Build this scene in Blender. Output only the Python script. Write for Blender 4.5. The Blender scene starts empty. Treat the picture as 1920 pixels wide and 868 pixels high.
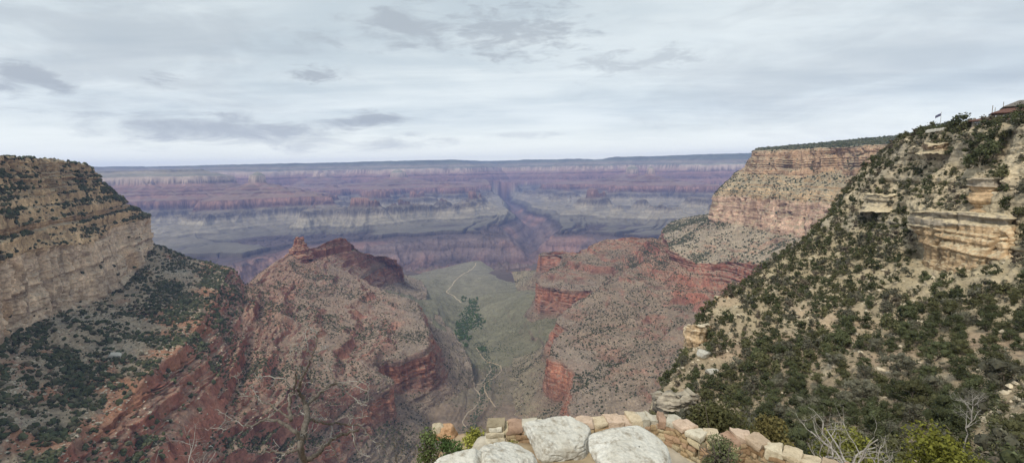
import bpy, bmesh, math, random
import numpy as np
from mathutils import Vector, Matrix
random.seed(7)
RNG = np.random.default_rng(11)
C = bpy.context.scene.collection
sc = bpy.context.scene

# ------------------------------------------------------------------ camera
F_PX, W0, H0 = 880.0, 1920.0, 868.0
PITCH, ROLL = math.radians(7.45), math.radians(1.0)
_F = np.array([0, math.cos(PITCH), -math.sin(PITCH)])
_U0 = np.array([0, math.sin(PITCH), math.cos(PITCH)])
_R0 = np.array([1.0, 0, 0])
_R = _R0 * math.cos(ROLL) - _U0 * math.sin(ROLL)
_U = _U0 * math.cos(ROLL) + _R0 * math.sin(ROLL)


def P(px, py, D):
    """Point at plan distance D (metres) on the line of sight of the survey bearing (px, py)."""
    d = _F * F_PX + _R * (px - 960.0) + _U * (434.0 - py)
    return d * (D / math.hypot(d[0], d[1]))


def project(Q):
    Q = np.asarray(Q)
    f = Q @ _F
    f = np.where(f > 1e-3, f, 1e-3)
    return 960 + F_PX * (Q @ _R) / f, 434 - F_PX * (Q @ _U) / f, Q @ _F


cam_d = bpy.data.cameras.new("camera")
cam = bpy.data.objects.new("camera", cam_d)
C.objects.link(cam)
cam_d.sensor_width = 36.0
cam_d.lens = 36.0 * F_PX / W0
cam_d.clip_start, cam_d.clip_end = 0.2, 120000
m = Matrix.Identity(4)
for i in range(3):
    m[i][0], m[i][1], m[i][2] = _R[i], _U[i], -_F[i]
cam.matrix_world = m
sc.camera = cam

# ------------------------------------------------------------------ noise
_M = np.uint32


def _hash(ix, iy, iz, seed):
    h = (ix.astype(np.int64) * 374761393 + iy.astype(np.int64) * 668265263 + iz.astype(np.int64) * 1440662683 + seed * 974634541) & 0xFFFFFFFF
    h = h.astype(np.uint32)
    h ^= h >> _M(15)
    h *= _M(2246822519)
    h ^= h >> _M(13)
    h *= _M(3266489917)
    h ^= h >> _M(16)
    return (h.astype(np.float32) / np.float32(2147483648.0)) - np.float32(1)


def vnoise(p, seed=0):
    f = np.floor(p)
    i = f.astype(np.int32)
    t = (p - f).astype(np.float32)
    t = t * t * t * (t * (t * 6 - 15) + 10)
    x, y, z = i[..., 0], i[..., 1], i[..., 2]
    tx, ty, tz = t[..., 0], t[..., 1], t[..., 2]

    def L(a, b, w):
        return a + (b - a) * w
    c = lambda a, b, d: _hash(x + a, y + b, z + d, seed)
    x0 = L(L(c(0, 0, 0), c(1, 0, 0), tx), L(c(0, 1, 0), c(1, 1, 0), tx), ty)
    x1 = L(L(c(0, 0, 1), c(1, 0, 1), tx), L(c(0, 1, 1), c(1, 1, 1), tx), ty)
    return L(x0, x1, tz)


def fbm(p, L, octv=4, seed=0, gain=0.5, ridged=False):
    p = np.asarray(p) / np.asarray(L)
    s = np.zeros(p.shape[:-1], np.float32)
    a, tot = 1.0, 0.0
    for o in range(octv):
        n = vnoise(p * (2.03 ** o) + 17.3 * o, seed + o * 31)
        if ridged:
            n = 1 - 2 * np.abs(n)
        s += a * n
        tot += a
        a *= gain
    return s / tot


def strata(z, seed=0, scale=1.0):
    """Layering of the rock as a function of height only, -1..1, stepped."""
    q = np.zeros(z.shape + (3,), np.float32)
    s = np.zeros(z.shape, np.float32)
    for k, (L, a) in enumerate(((22.0, 0.55), (8.5, 0.5), (3.6, 0.35))):
        q[..., 0] = z / (L * scale)
        n = vnoise(q, seed + 7 * k)
        s += a * np.tanh(4.0 * n)
    return s / 1.1


def smooth(a, b, x):
    t = np.clip((x - a) / (b - a), 0, 1)
    return t * t * (3 - 2 * t)


# ------------------------------------------------------------------ objects
def tag(o, label=None, cat=None, group=None, kind=None):
    if label:
        o['label'] = label
    if cat:
        o['category'] = cat
    if group:
        o['group'] = group
    if kind:
        o['kind'] = kind
    return o


def link(name, me, mats=None, parent=None):
    o = bpy.data.objects.new(name, me)
    C.objects.link(o)
    if mats is not None:
        for mm in (mats if isinstance(mats, (list, tuple)) else [mats]):
            me.materials.append(mm)
    if parent is not None:
        o.parent = parent
    return o


def empty(name, loc, rz=0.0, scale=1.0):
    o = bpy.data.objects.new(name, None)
    o.empty_display_size = 0.3
    C.objects.link(o)
    o.location = [float(v) for v in loc]
    o.rotation_euler = (0, 0, rz)
    o.scale = (scale,) * 3
    return o


def np_mesh(name, V, Fc, col=None, smooth_shade=True, extra=None):
    """Mesh from numpy arrays: V (n,3), Fc (m,k) with one k, col (n,3) linear rock colour."""
    me = bpy.data.meshes.new(name)
    V = np.ascontiguousarray(V, np.float32)
    Fc = np.ascontiguousarray(Fc, np.int32)
    k = Fc.shape[1]
    me.vertices.add(len(V))
    me.vertices.foreach_set("co", V.ravel())
    me.loops.add(Fc.size)
    me.loops.foreach_set("vertex_index", Fc.ravel())
    me.polygons.add(len(Fc))
    me.polygons.foreach_set("loop_start", np.arange(0, Fc.size, k, dtype=np.int32))
    me.polygons.foreach_set("loop_total", np.full(len(Fc), k, np.int32))
    me.polygons.foreach_set("use_smooth", np.full(len(Fc), smooth_shade, bool))
    me.update(calc_edges=True)
    if col is not None:
        a = me.attributes.new("Col", 'FLOAT_COLOR', 'POINT')
        c4 = np.ones((len(V), 4), np.float32)
        c4[:, :3] = np.clip(col, 0, 1)
        a.data.foreach_set("color", c4.ravel())
    return me


def grid_faces(n, m_):
    a = np.arange(n * m_).reshape(n, m_)
    return np.stack([a[:-1, :-1], a[:-1, 1:], a[1:, 1:], a[1:, :-1]], -1).reshape(-1, 4)


# ------------------------------------------------------------------ materials
class NT:
    def __init__(self, name):
        self.m = bpy.data.materials.new(name)
        self.m.use_nodes = True
        self.t = self.m.node_tree
        self.t.nodes.clear()
        self.out = self.t.nodes.new('ShaderNodeOutputMaterial')
        self.b = self.t.nodes.new('ShaderNodeBsdfPrincipled')
        self.t.links.new(self.b.outputs[0], self.out.inputs[0])
        self.b.inputs['Roughness'].default_value = 0.95
        self.b.inputs['Specular IOR Level'].default_value = 0.12

    def n(self, typ, **kw):
        nd = self.t.nodes.new(typ)
        for k, v in kw.items():
            if k in nd.inputs:
                nd.inputs[k].default_value = v
            else:
                setattr(nd, k, v)
        return nd

    def l(self, a, b):
        self.t.links.new(a, b)

    def noise(self, scale, detail=4, rough=0.55, coord=None, dist=0.0):
        nd = self.n('ShaderNodeTexNoise', Scale=scale, Detail=detail, Roughness=rough, Distortion=dist)
        if coord is not None:
            self.l(coord, nd.inputs['Vector'])
        return nd.outputs[0]

    def ramp(self, fac, stops):
        r = self.n('ShaderNodeValToRGB')
        e = r.color_ramp.elements
        while len(e) < len(stops):
            e.new(0.5)
        for i, (p, c) in enumerate(stops):
            e[i].position = p
            e[i].color = (c, c, c, 1) if not isinstance(c, (tuple, list)) else (*c, 1)
        self.l(fac, r.inputs[0])
        return r.outputs[0]

    def mix(self, fac, a, b, blend='MIX'):
        x = self.n('ShaderNodeMix', data_type='RGBA', blend_type=blend)
        for i, v in ((0, fac), (6, a), (7, b)):
            if isinstance(v, bpy.types.NodeSocket):
                self.l(v, x.inputs[i])
            elif i == 0:
                x.inputs[0].default_value = v
            else:
                x.inputs[i].default_value = (*v, 1)
        return x.outputs[2]

    def bump(self, h, strength=0.5, dist=1.0):
        bn = self.n('ShaderNodeBump', Strength=strength, Distance=dist)
        self.l(h, bn.inputs['Height'])
        self.l(bn.outputs[0], self.b.inputs['Normal'])

    def coord(self, which='Object'):
        return self.n('ShaderNodeTexCoord').outputs[which]


def terrain_mat(name, s, bump_d, contrast=0.35, bstr=0.6):
    """Rock / soil: stored mineral colour times node noise at two sizes, with bump. s = grain size in metres."""
    t = NT(name)
    at = t.n('ShaderNodeAttribute', attribute_name='Col')
    co = t.coord()
    n1 = t.noise(1.0 / s, 5, 0.65, co)
    n2 = t.noise(1.0 / (s * 7), 4, 0.6, co)
    lo, hi = 1 - contrast, 1 + contrast * 0.9
    g = t.ramp(n1, [(0.25, lo), (0.5, 1.0), (0.75, hi)])
    g2 = t.ramp(n2, [(0.3, 0.86), (0.7, 1.12)])
    c = t.mix(1.0, at.outputs['Color'], g, 'MULTIPLY')
    c = t.mix(1.0, c, g2, 'MULTIPLY')
    t.l(c, t.b.inputs['Base Color'])
    h = t.mix(0.35, n1, n2)
    t.bump(h, bstr, bump_d)
    return t.m


# ------------------------------------------------------------------ lofted land forms
def cat_rom(ctrl, us):
    n = ctrl.shape[1]
    i = np.clip(np.floor(us).astype(int), 0, n - 2)
    t = (us - i)[None, :, None]
    g = lambda k: ctrl[:, np.clip(k, 0, n - 1)]
    p0, p1, p2, p3 = g(i - 1), g(i), g(i + 1), g(i + 2)
    tens = 0.42
    m1, m2 = (p2 - p0) * tens, (p3 - p1) * tens
    return (2 * t**3 - 3 * t**2 + 1) * p1 + (t**3 - 2 * t**2 + t) * m1 + (-2 * t**3 + 3 * t**2) * p2 + (t**3 - t**2) * m2


def loft(rows, bands, step=2.2, wmax=220):
    """rows: contour lines (top to bottom) of survey points; bands: one dict per gap. Returns grid P (n,m,3) and V (n,) row coordinate."""
    px = np.array([[q[0] for q in r] for r in rows], float)
    py = np.array([[q[1] for q in r] for r in rows], float)
    ctrl = np.array([[q[3] if len(q) > 3 else P(q[0], q[1], q[2]) for q in r] for r in rows])
    w = np.clip(np.hypot(np.diff(px, axis=1), np.diff(py, axis=1)).mean(0), 12, wmax)
    cum = np.r_[0, np.cumsum(w)]
    m_ = int(cum[-1] / step)
    us = np.interp(np.linspace(0, cum[-1], m_), cum, np.arange(len(cum)))
    G = cat_rom(ctrl, us)
    out, V = [], []
    for b, bd in enumerate(bands):
        n = bd['n']
        t = np.linspace(0, 1, n, endpoint=(b == len(bands) - 1))
        f = t + bd.get('sag', 0) * t * (1 - t)
        blk = G[b][None] * (1 - t)[:, None, None] + G[b + 1][None] * t[:, None, None]
        blk[..., 2] = G[b][None, :, 2] * (1 - f)[:, None] + G[b + 1][None, :, 2] * f[:, None]
        out.append(blk)
        V.append(b + t)
    return np.concatenate(out), np.concatenate(V)


def normals(G):
    du = np.gradient(G, axis=1)
    dv = np.gradient(G, axis=0)
    n = np.cross(du, dv)
    n /= np.linalg.norm(n, axis=-1, keepdims=True) + 1e-9
    if np.mean(np.sum(n * -G, -1) > 0) < 0.5:
        n = -n
    return n


def rowvals(V, bands, key, default=0.0, soft=0.1):
    xs, ys = [], []
    for b, bd in enumerate(bands):
        v = bd.get(key, default)
        xs += [b + soft, b + 1 - soft]
        ys += [v, v]
    return np.interp(V, xs, ys)[:, None]


def rough(G, V, bands, seed, S=1.0):
    """Turn a smooth loft into rock: alcoves, ledges that follow the beds, joints, gullies, fine roughness."""
    nr = normals(G)
    hn = nr.copy()
    hn[..., 2] *= 0.15
    hn /= np.linalg.norm(hn, axis=-1, keepdims=True) + 1e-9
    A = lambda k: rowvals(V, bands, k)
    a = A('alcove')
    if a.max() > 0:
        n = fbm(G, (70 * S, 70 * S, 260 * S), 4, seed, 0.55)
        G = G + hn * (a * n)[..., None]
    a = A('gully')
    if a.max() > 0:
        q = G.copy()
        n = fbm(q, (48 * S, 48 * S, 150 * S), 4, seed + 5, 0.5, ridged=True)
        nb = fbm(q, 160 * S, 2, seed + 15)
        G = G + nr * (a * (n * 0.7 + nb))[..., None]
    RISER['v'] = np.zeros(G.shape[:2])
    gn = np.zeros(G.shape[:2], np.float32)
    a = A('spur')
    if a.max() > 0:
        um = np.r_[0, np.cumsum(np.linalg.norm(np.diff(G, axis=1), axis=-1).mean(0))]
        q = np.stack([np.tile(um[None] / (85 * S), (len(V), 1)), np.tile(V[:, None] * 0.55, (1, len(um))), 0 * G[..., 0]], -1)
        q[..., 0] += 0.35 * fbm(G, 90 * S, 3, seed + 71)
        gn = fbm(q, 1.0, 4, seed + 72, 0.5, ridged=True)
        G = G + nr * (a * gn)[..., None]
    wob = fbm(G, 120 * S, 3, seed + 9)
    zz = G[..., 2] + 5 * S * wob
    st = strata(zz, seed, S)
    a = A('ledge')
    if a.max() > 0:
        msk = np.clip(0.65 + 0.9 * fbm(G, (90 * S, 90 * S, 30 * S), 3, seed + 3), 0, 1.5)
        G = G + hn * (a * st * msk)[..., None]
    a = A('terr')
    if a.max() > 0:
        msk = smooth(-0.25, 0.15, fbm(G, (240 * S, 240 * S, 24 * S), 4, seed + 61, 0.6))
        dz = 0
        for Lk, wk in ((34.0 * S, 0.75), (14.0 * S, 0.4), (5.0 * S, 0.25)):
            q = (G[..., 2] + 4 * S * wob) / Lk
            fr = q - np.floor(q)
            if Lk > 10 * S:
                rz = smooth(0.66, 0.76, fr) * (1 - smooth(0.94, 1.0, fr)) * msk * np.minimum(a, 1)
                RISER['v'] = np.maximum(RISER['v'], rz * (0.9 if Lk > 20 * S else 0.6))
            dz = dz + wk * Lk * (smooth(0.72, 0.98, fr) - fr + 0.3)
        G = G.copy()
        G[..., 2] += a * msk * dz
    a = A('joint')
    if a.max() > 0:
        j = fbm(G, (13 * S, 13 * S, 90 * S), 3, seed + 21, 0.6)
        j2 = np.abs(fbm(G, (26 * S, 26 * S, 200 * S), 2, seed + 22))
        j3 = fbm(G, (5.5 * S, 5.5 * S, 24 * S), 3, seed + 24, 0.6)
        G = G + hn * (a * (0.8 * j + 0.4 * j3 - 1.5 * np.exp(-(j2 / 0.06) ** 2)))[..., None]
    a = A('rough')
    if a.max() > 0:
        n = fbm(G, 9 * S, 4, seed + 31, 0.62)
        G = G + nr * (a * n)[..., None]
    return G, normals(G), st, gn


def colour(G, nr, V, bands, st, seed, S=1.0):
    c1 = np.stack([rowvals(V, bands, 'r', 0.3), rowvals(V, bands, 'g', 0.3), rowvals(V, bands, 'b', 0.3)], -1) if False else None
    xs, c_r, c_t = [], [], []
    for b, bd in enumerate(bands):
        xs += [b + 0.06, b + 0.94]
        c_r += [bd['rock']] * 2
        c_t += [bd.get('soil', bd['rock'])] * 2
    c_r, c_t = np.array(c_r), np.array(c_t)
    wv = V[:, None] + 0.10 * fbm(G, 60 * S, 3, seed + 41)
    rock = np.stack([np.interp(wv, xs, c_r[:, k]) for k in range(3)], -1)
    soil = np.stack([np.interp(wv, xs, c_t[:, k]) for k in range(3)], -1)
    steep = 1 - smooth(0.40, 0.68, nr[..., 2] + 0.14 * fbm(G, 14 * S, 3, seed + 43))
    steep = np.maximum(steep, RISER['v'] * smooth(-0.5, -0.02, fbm(G, 26 * S, 3, seed + 44)))
    c = soil * (1 - steep[..., None]) + rock * steep[..., None]
    n1 = fbm(G, 55 * S, 4, seed + 45)
    n2 = fbm(G, 7 * S, 3, seed + 46, 0.65)
    c = c * (1 + 0.25 * n1 + 0.34 * n2 + 0.20 * st * steep)[..., None]
    # desert varnish and seep streaks that run down the faces
    sk = fbm(G, (16 * S, 16 * S, 170 * S), 3, seed + 47)
    sk2 = fbm(G, (5 * S, 5 * S, 55 * S), 3, seed + 48, 0.6)
    c = c * (1 + 0.38 * sk2 * steep)[..., None]
    dark = smooth(0.12, 0.5, sk) * steep
    pale = smooth(0.15, 0.5, -sk) * steep
    c = c * (1 - 0.46 * dark[..., None]) + pale[..., None] * 0.06 * np.array([1.0, 0.78, 0.52])
    return c


def fix(G):
    return G.reshape(-1, 3)


LANDS = {}
GUL = {}
RISER = {}


def land(name, key, rows, bands, seed, S, mat, label, cat, step=2.2, post=None):
    G, V = loft(rows, bands, step)
    G, nr, st, gn = rough(G, V, bands, seed, S)
    GUL[key] = gn
    col = colour(G, nr, V, bands, st, seed, S)
    if post:
        col = post(G, nr, V, col)
    n, m_ = G.shape[:2]
    me = np_mesh(name, fix(G), grid_faces(n, m_), fix(col))
    o = link(name, me, mat)
    tag(o, label, cat, None, 'structure')
    LANDS[key] = (G, nr, V, bands, o)
    return o
# ================================================================== THE LAND
M_FAR = terrain_mat('far_canyon_rock', 60.0, 14.0, 0.22, 0.5)
M_MID = terrain_mat('canyon_wall_rock', 5.0, 4.0, 0.45, 0.8)
M_VAL = terrain_mat('valley_soil', 12.0, 2.0, 0.25, 0.4)
M_NEAR = terrain_mat('slope_soil', 0.9, 0.25, 0.34, 0.6)

KAI = (0.48, 0.33, 0.185)
COC = (0.55, 0.41, 0.285)
TALUS = (0.34, 0.275, 0.185)
HERM = (0.30, 0.245, 0.175)
SUP = (0.285, 0.118, 0.078)
SUPS = (0.255, 0.168, 0.122)
RED = (0.34, 0.15, 0.095)
MUAV = (0.25, 0.19, 0.14)
SHALE = (0.235, 0.205, 0.135)


def shift(row, dx, dz, dD=0):
    out = []
    for q in row:
        p = P(q[0], q[1], q[2] + dD)
        out.append((q[0], q[1], q[2], np.array([p[0] + dx, p[1], p[2] + dz])))
    return out


# ---- left promontory: Kaibab rim, Toroweap slope, Coconino cliff, Hermit slope, Supai ledges
L_rim = [(-420, 268, 900), (-150, 282, 1080), (0, 291, 1250), (50, 295, 1350), (90, 299, 1430), (130, 304, 1520), (158, 309, 1600), (174, 316, 1660), (150, 312, 1820), (60, 305, 1950)]
L_kb = [(-420, 430, 820), (-150, 395, 1000), (0, 372, 1180), (50, 367, 1280), (90, 363, 1360), (140, 358, 1480), (178, 355, 1590), (199, 354, 1680), (180, 350, 1850), (60, 340, 2000)]
L_mid = [(-420, 540, 760), (-150, 460, 930), (0, 430, 1120), (50, 421, 1210), (100, 412, 1320), (150, 402, 1430), (200, 391, 1600), (235, 381, 1740), (212, 375, 1900), (80, 365, 2100)]
L_mid2 = [(-420, 565, 752), (-150, 480, 922), (0, 447, 1112), (50, 437, 1202), (102, 427, 1312), (153, 416, 1423), (203, 402, 1594), (245, 391, 1752), (222, 385, 1910), (85, 372, 2120)]
L_ct = [(-420, 640, 700), (-150, 540, 860), (0, 490, 1080), (48, 474, 1190), (110, 463, 1290), (170, 456, 1400), (208, 430, 1600), (278, 408, 1840), (262, 403, 2000), (120, 395, 2300)]
L_cb = [(-420, 900, 640), (-150, 720, 800), (0, 645, 1040), (50, 618, 1150), (115, 588, 1260), (185, 568, 1380), (242, 530, 1580), (283, 467, 1840), (268, 455, 2020), (120, 440, 2350)]
L_st = [(-420, 1400, 420), (-150, 1150, 500), (60, 900, 650), (170, 810, 770), (270, 715, 890), (350, 645, 1040), (402, 560, 1390), (428, 507, 1780), (415, 500, 1980), (250, 490, 2400)]
L_sb = [(-420, 1900, 380), (-150, 1500, 460), (160, 960, 640), (280, 870, 740), (350, 770, 870), (415, 705, 1020), (447, 602, 1370), (450, 531, 1780), (430, 515, 2000), (250, 500, 2450)]
bandsA = [
    dict(n=14, rock=TALUS, soil=(0.2, 0.19, 0.12), rough=3, dens=1.0),
    dict(n=90, rock=KAI, soil=TALUS, alcove=18, ledge=5.5, joint=6, rough=3.2, sag=0.0, dens=2.0),
    dict(n=80, rock=KAI, soil=TALUS, gully=9, ledge=2.5, terr=0.5, rough=2.8, sag=0.25, dens=4.5, alcove=6),
    dict(n=20, rock=(0.43, 0.28, 0.15), soil=TALUS, ledge=5, joint=2, rough=2, alcove=6, dens=0.25),
    dict(n=60, rock=KAI, soil=TALUS, gully=7, ledge=2, terr=0.5, rough=2.8, sag=0.2, dens=4.5, alcove=8),
    dict(n=170, rock=COC, soil=(0.46, 0.37, 0.27), alcove=24, joint=11, ledge=2.2, rough=4.2, dens=0.05),
    dict(n=240, rock=(0.30, 0.2, 0.14), soil=HERM, gully=9, spur=9, ledge=2.0, rough=3.0, sag=0.45, dens=1.35),
    dict(n=110, rock=SUP, soil=SUPS, alcove=20, ledge=6, terr=1.0, joint=6, rough=3.2, dens=0.9),
    dict(n=24, rock=SUP, soil=SUPS, rough=2, gully=4, dens=0.3),
]


def postA(G, nr, V, col):
    # red soil scars showing through the Hermit talus, mostly low on the slope
    v = V[:, None] + 0 * G[..., 0]
    n = fbm(G, (60, 60, 80), 4, 301)
    w = smooth(0.12, 0.35, n + 0.22 * smooth(6.3, 7.0, v) - 0.1) * smooth(6.05, 6.3, v) * (1 - smooth(7.2, 7.4, v))
    # grey-green pale rubble below the cliff
    g = smooth(0.0, 0.4, fbm(G, (70, 70, 120), 3, 302)) * smooth(6.0, 6.1, v) * (1 - smooth(6.5, 6.9, v))
    col = col * (1 - 0.55 * g[..., None]) + 0.55 * g[..., None] * np.array([0.31, 0.29, 0.235])
    col = col * (1 - 0.75 * w[..., None]) + 0.75 * w[..., None] * np.array([0.33, 0.155, 0.09])
    # orange stained bare face in the pale cliff
    o = smooth(0.2, 0.4, fbm(G, (80, 80, 400), 2, 305)) * smooth(5.0, 5.1, v) * (1 - smooth(5.9, 6.0, v))
    return col * (1 - 0.45 * o[..., None]) + 0.45 * o[..., None] * np.array([0.48, 0.27, 0.12])


land('cliff', 'A', [shift(L_rim, -330, -22, 150), L_rim, L_kb, L_mid, L_mid2, L_ct, L_cb, L_st, L_sb, shift(L_sb, 70, -150)], bandsA, 100, 1.0, M_MID,
     'tan layered cliff headland on the left with pale cliff band over dark shrubs and red ledges', 'cliff', post=postA)

# ---- red ridge beyond it, with a stone knob and Redwall cliffs
B_cr = [(200, 930, 690), (270, 860, 760), (330, 780, 880), (380, 735, 960), (405, 700, 1040), (425, 640, 1220), (438, 585, 1450), (446, 532, 1790), (479, 531, 1960), (518, 490, 2250), (560, 470, 2450), (595, 463, 2520), (640, 446, 2620), (678, 474, 2720), (726, 482, 2850), (742, 491, 2960), (700, 482, 3150)]
B_rt = [(430, 960, 800), (560, 868, 960), (640, 800, 1086), (690, 754, 1180), (733, 720, 1254), (706, 690, 1370), (760, 674, 1440), (806, 648, 1540), (797, 612, 1700), (774, 568, 2020), (720, 548, 2330), (678, 528, 2520), (702, 509, 2750), (730, 492, 2950), (745, 495, 2990), (752, 505, 3020), (720, 490, 3350)]
B_rb = [(450, 1010, 790), (590, 915, 955), (668, 845, 1080), (712, 802, 1170), (742, 780, 1250), (722, 742, 1372), (782, 735, 1440), (838, 722, 1530), (827, 660, 1690), (789, 602, 2010), (750, 565, 2320), (690, 546, 2515), (715, 537, 2740), (742, 530, 2940), (752, 528, 2985), (757, 530, 3030), (730, 505, 3380)]
B_ft = [(640, 1000, 900), (720, 930, 1010), (775, 885, 1130), (800, 855, 1220), (840, 826, 1300), (850, 806, 1400), (866, 780, 1470), (890, 765, 1560), (885, 695, 1760), (865, 645, 2150), (820, 590, 2600), (800, 565, 2900), (800, 552, 3000), (800, 548, 3100), (800, 545, 3150), (800, 545, 3250), (790, 525, 3500)]
bandsB = [
    dict(n=10, rock=SUP, soil=SUPS, rough=2, dens=0.4),
    dict(n=320, rock=(0.265, 0.122, 0.086), soil=(0.235, 0.172, 0.128), gully=5, spur=15, terr=1.15, alcove=10, rough=2.6, sag=0.12, dens=1.0),
    dict(n=90, rock=RED, soil=SUPS, alcove=26, joint=10, ledge=3, rough=3.2, dens=0.05),
    dict(n=90, rock=MUAV, soil=(0.235, 0.185, 0.135), gully=8, spur=12, ledge=4, rough=2.5, sag=0.5, dens=0.7),
]


def bench(G, nr, V, col, b0, b1):
    """grey shale bench above the Redwall and dark beds at its foot"""
    v = V[:, None] + 0 * G[..., 0]
    w = smooth(b0 - 0.28, b0 - 0.08, v + 0.12 * fbm(G, 60, 3, 331)) * (1 - smooth(b0 + 0.02, b0 + 0.12, v))
    col = col * (1 - 0.6 * w[..., None]) + 0.6 * w[..., None] * np.array([0.24, 0.195, 0.15])
    d = smooth(b0 + 0.45, b0 + 0.75, v + 0.25 * fbm(G, 50, 3, 332)) * (1 - smooth(b1 + 0.1, b1 + 0.4, v))
    return col * (1 - 0.45 * d[..., None]) + 0.45 * d[..., None] * np.array([0.19, 0.135, 0.105])




def between(r0, r1, t, drop):
    out = []
    for a, b in zip(r0, r1):
        p = P(*a[:3]) * (1 - t) + P(*b[:3]) * t
        p[2] -= drop
        x, y, _f = project(p)
        out.append((float(x), float(y), 0, p))
    return out


B_up = between(B_cr, B_rt, 0.24, 14)
bandsB = [bandsB[0], dict(n=90, rock=SUP, soil=(0.27, 0.175, 0.125), gully=5, ledge=5, terr=1.2, joint=4, alcove=12, rough=3, dens=0.9)] + bandsB[1:]
land('ridge', 'B', [shift(B_cr, -90, -60, 60), B_cr, B_up, B_rt, B_rb, B_ft], bandsB, 140, 1.05, M_MID,
     'reddish brown ridge running out from under the left cliff to a stone knob', 'ridge', post=lambda G, n, V, c: bench(G, n, V, c, 3, 4))

# ---- right promontory
R_rim = [(1520, 283, 2950), (1440, 283, 2650), (1418, 281, 2380), (1428, 280, 2300), (1460, 279, 2220), (1510, 276, 2140), (1560, 273, 2050), (1620, 269, 1950), (1690, 265, 1850), (1800, 258, 1700)]
R_kb = [(1480, 322, 2950), (1410, 322, 2650), (1388, 322, 2370), (1404, 324, 2280), (1442, 327, 2200), (1497, 334, 2110), (1560, 322, 2040), (1615, 342, 1900), (1690, 345, 1780), (1800, 350, 1650)]
R_ct = [(1430, 355, 3000), (1365, 358, 2700), (1339, 366, 2330), (1362, 369, 2240), (1400, 371, 2160), (1450, 374, 2070), (1511, 378, 1970), (1565, 383, 1870), (1650, 390, 1740), (1760, 398, 1600)]
R_cb = [(1420, 385, 3020), (1350, 400, 2720), (1331, 411, 2310), (1352, 416, 2220), (1390, 423, 2140), (1430, 433, 2060), (1480, 443, 1960), (1540, 447, 1860), (1640, 460, 1720), (1760, 475, 1580)]
R_st = [(1330, 405, 3100), (1275, 412, 2900), (1245, 428, 2650), (1248, 450, 2350), (1260, 471, 2120), (1312, 493, 1970), (1368, 492, 1930), (1415, 497, 1840), (1520, 520, 1700), (1640, 560, 1550)]
R_sb = [(1320, 415, 3120), (1262, 422, 2920), (1238, 443, 2660), (1238, 465, 2340), (1266, 490, 2110), (1306, 516, 1950), (1362, 534, 1900), (1412, 530, 1820), (1520, 560, 1680), (1640, 600, 1530)]
bandsC = [
    dict(n=8, rock=TALUS, soil=(0.12, 0.125, 0.08), rough=3, dens=0.5),
    dict(n=14, rock=TALUS, soil=(0.12, 0.125, 0.08), rough=3, dens=3.0),
    dict(n=90, rock=(0.46, 0.30, 0.185), soil=TALUS, alcove=26, ledge=6, joint=8, rough=3.6, dens=0.6),
    dict(n=75, rock=KAI, soil=(0.30, 0.25, 0.165), gully=15, ledge=5, rough=3, sag=0.2, dens=1.6, alcove=8),
    dict(n=100, rock=(0.55, 0.37, 0.265), soil=TALUS, alcove=26, joint=13, ledge=2.5, rough=4, dens=0.08),
    dict(n=90, rock=(0.3, 0.2, 0.14), soil=HERM, gully=10, spur=14, ledge=2.5, rough=3, sag=0.35, dens=1.5),
    dict(n=50, rock=SUP, soil=SUPS, alcove=20, ledge=7, joint=6, rough=3.2, dens=0.4),
    dict(n=16, rock=SUP, soil=SUPS, rough=3, gully=5, dens=0.3),
]
R_back = [(q[0], q[1] - (0 if i < 3 else min(11, 2 + 1.6 * (i - 3))), q[2] + 420) for i, q in enumerate(R_rim)]
R_back2 = [(q[0] + 30, q[1] + 8, q[2] + 900) for q in R_back]
R_rim = [(q[0], q[1] + (0 if i < 3 else min(7, 1 + i)) * 0.6, q[2]) for i, q in enumerate(R_rim)]
land('cliff', 'C', [R_back2, R_back, R_rim, R_kb, R_ct, R_cb, R_st, R_sb, shift(R_sb, -70, -130)], bandsC, 180, 1.25, M_MID,
     'tan layered cliff headland on the right with a flat wooded top and pinkish cliff band', 'cliff')

# ---- the long ridge below it with Redwall cliffs facing the valley
S_cr = [(1060, 470, 3350), (1022, 475, 3090), (1057, 473, 2980), (1090, 470, 2880), (1118, 455, 2820), (1150, 447, 2760), (1196, 446, 2700), (1230, 447, 2560), (1246, 462, 2330), (1266, 486, 2120), (1308, 512, 1960), (1364, 530, 1900), (1422, 533, 1800), (1540, 580, 1650), (1660, 690, 1300)]
S_rt = [(1040, 473, 3400), (1011, 479, 3070), (1052, 478, 2960), (1045, 507, 2650), (1007, 529, 2300), (1049, 545, 2200), (1118, 547, 2140), (1090, 575, 1930), (1040, 603, 1690), (1064, 620, 1600), (1033, 662, 1380), (1076, 694, 1290), (1067, 745, 1140), (1085, 800, 1010), (1230, 900, 900)]
S_rb = [(1040, 500, 3420), (1004, 510, 3060), (1040, 512, 2940), (1022, 535, 2640), (1000, 578, 2280), (1042, 588, 2190), (1086, 592, 2130), (1060, 612, 1920), (1022, 650, 1680), (1037, 672, 1590), (1020, 738, 1370), (1057, 757, 1290), (1045, 790, 1150), (1060, 850, 1020), (1160, 960, 900)]
S_ft = [(960, 512, 3450), (970, 542, 3150), (985, 562, 3000), (975, 582, 2700), (958, 622, 2350), (960, 645, 2250), (970, 660, 2180), (965, 675, 1980), (960, 705, 1750), (955, 725, 1640), (950, 772, 1440), (950, 805, 1330), (970, 835, 1200), (980, 885, 1050), (1080, 1000, 950)]
bandsS = [
    dict(n=10, rock=SUP, soil=SUPS, rough=2, dens=0.4),
    dict(n=290, rock=(0.25, 0.122, 0.088), soil=(0.22, 0.168, 0.12), gully=5, spur=15, terr=1.1, alcove=10, rough=2.6, sag=0.12, dens=1.5),
    dict(n=90, rock=RED, soil=SUPS, alcove=28, joint=10, ledge=3, rough=3.2, dens=0.1),
    dict(n=80, rock=MUAV, soil=(0.215, 0.18, 0.12), gully=8, spur=12, ledge=4, rough=2.5, sag=0.5, dens=1.0),
]
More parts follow.
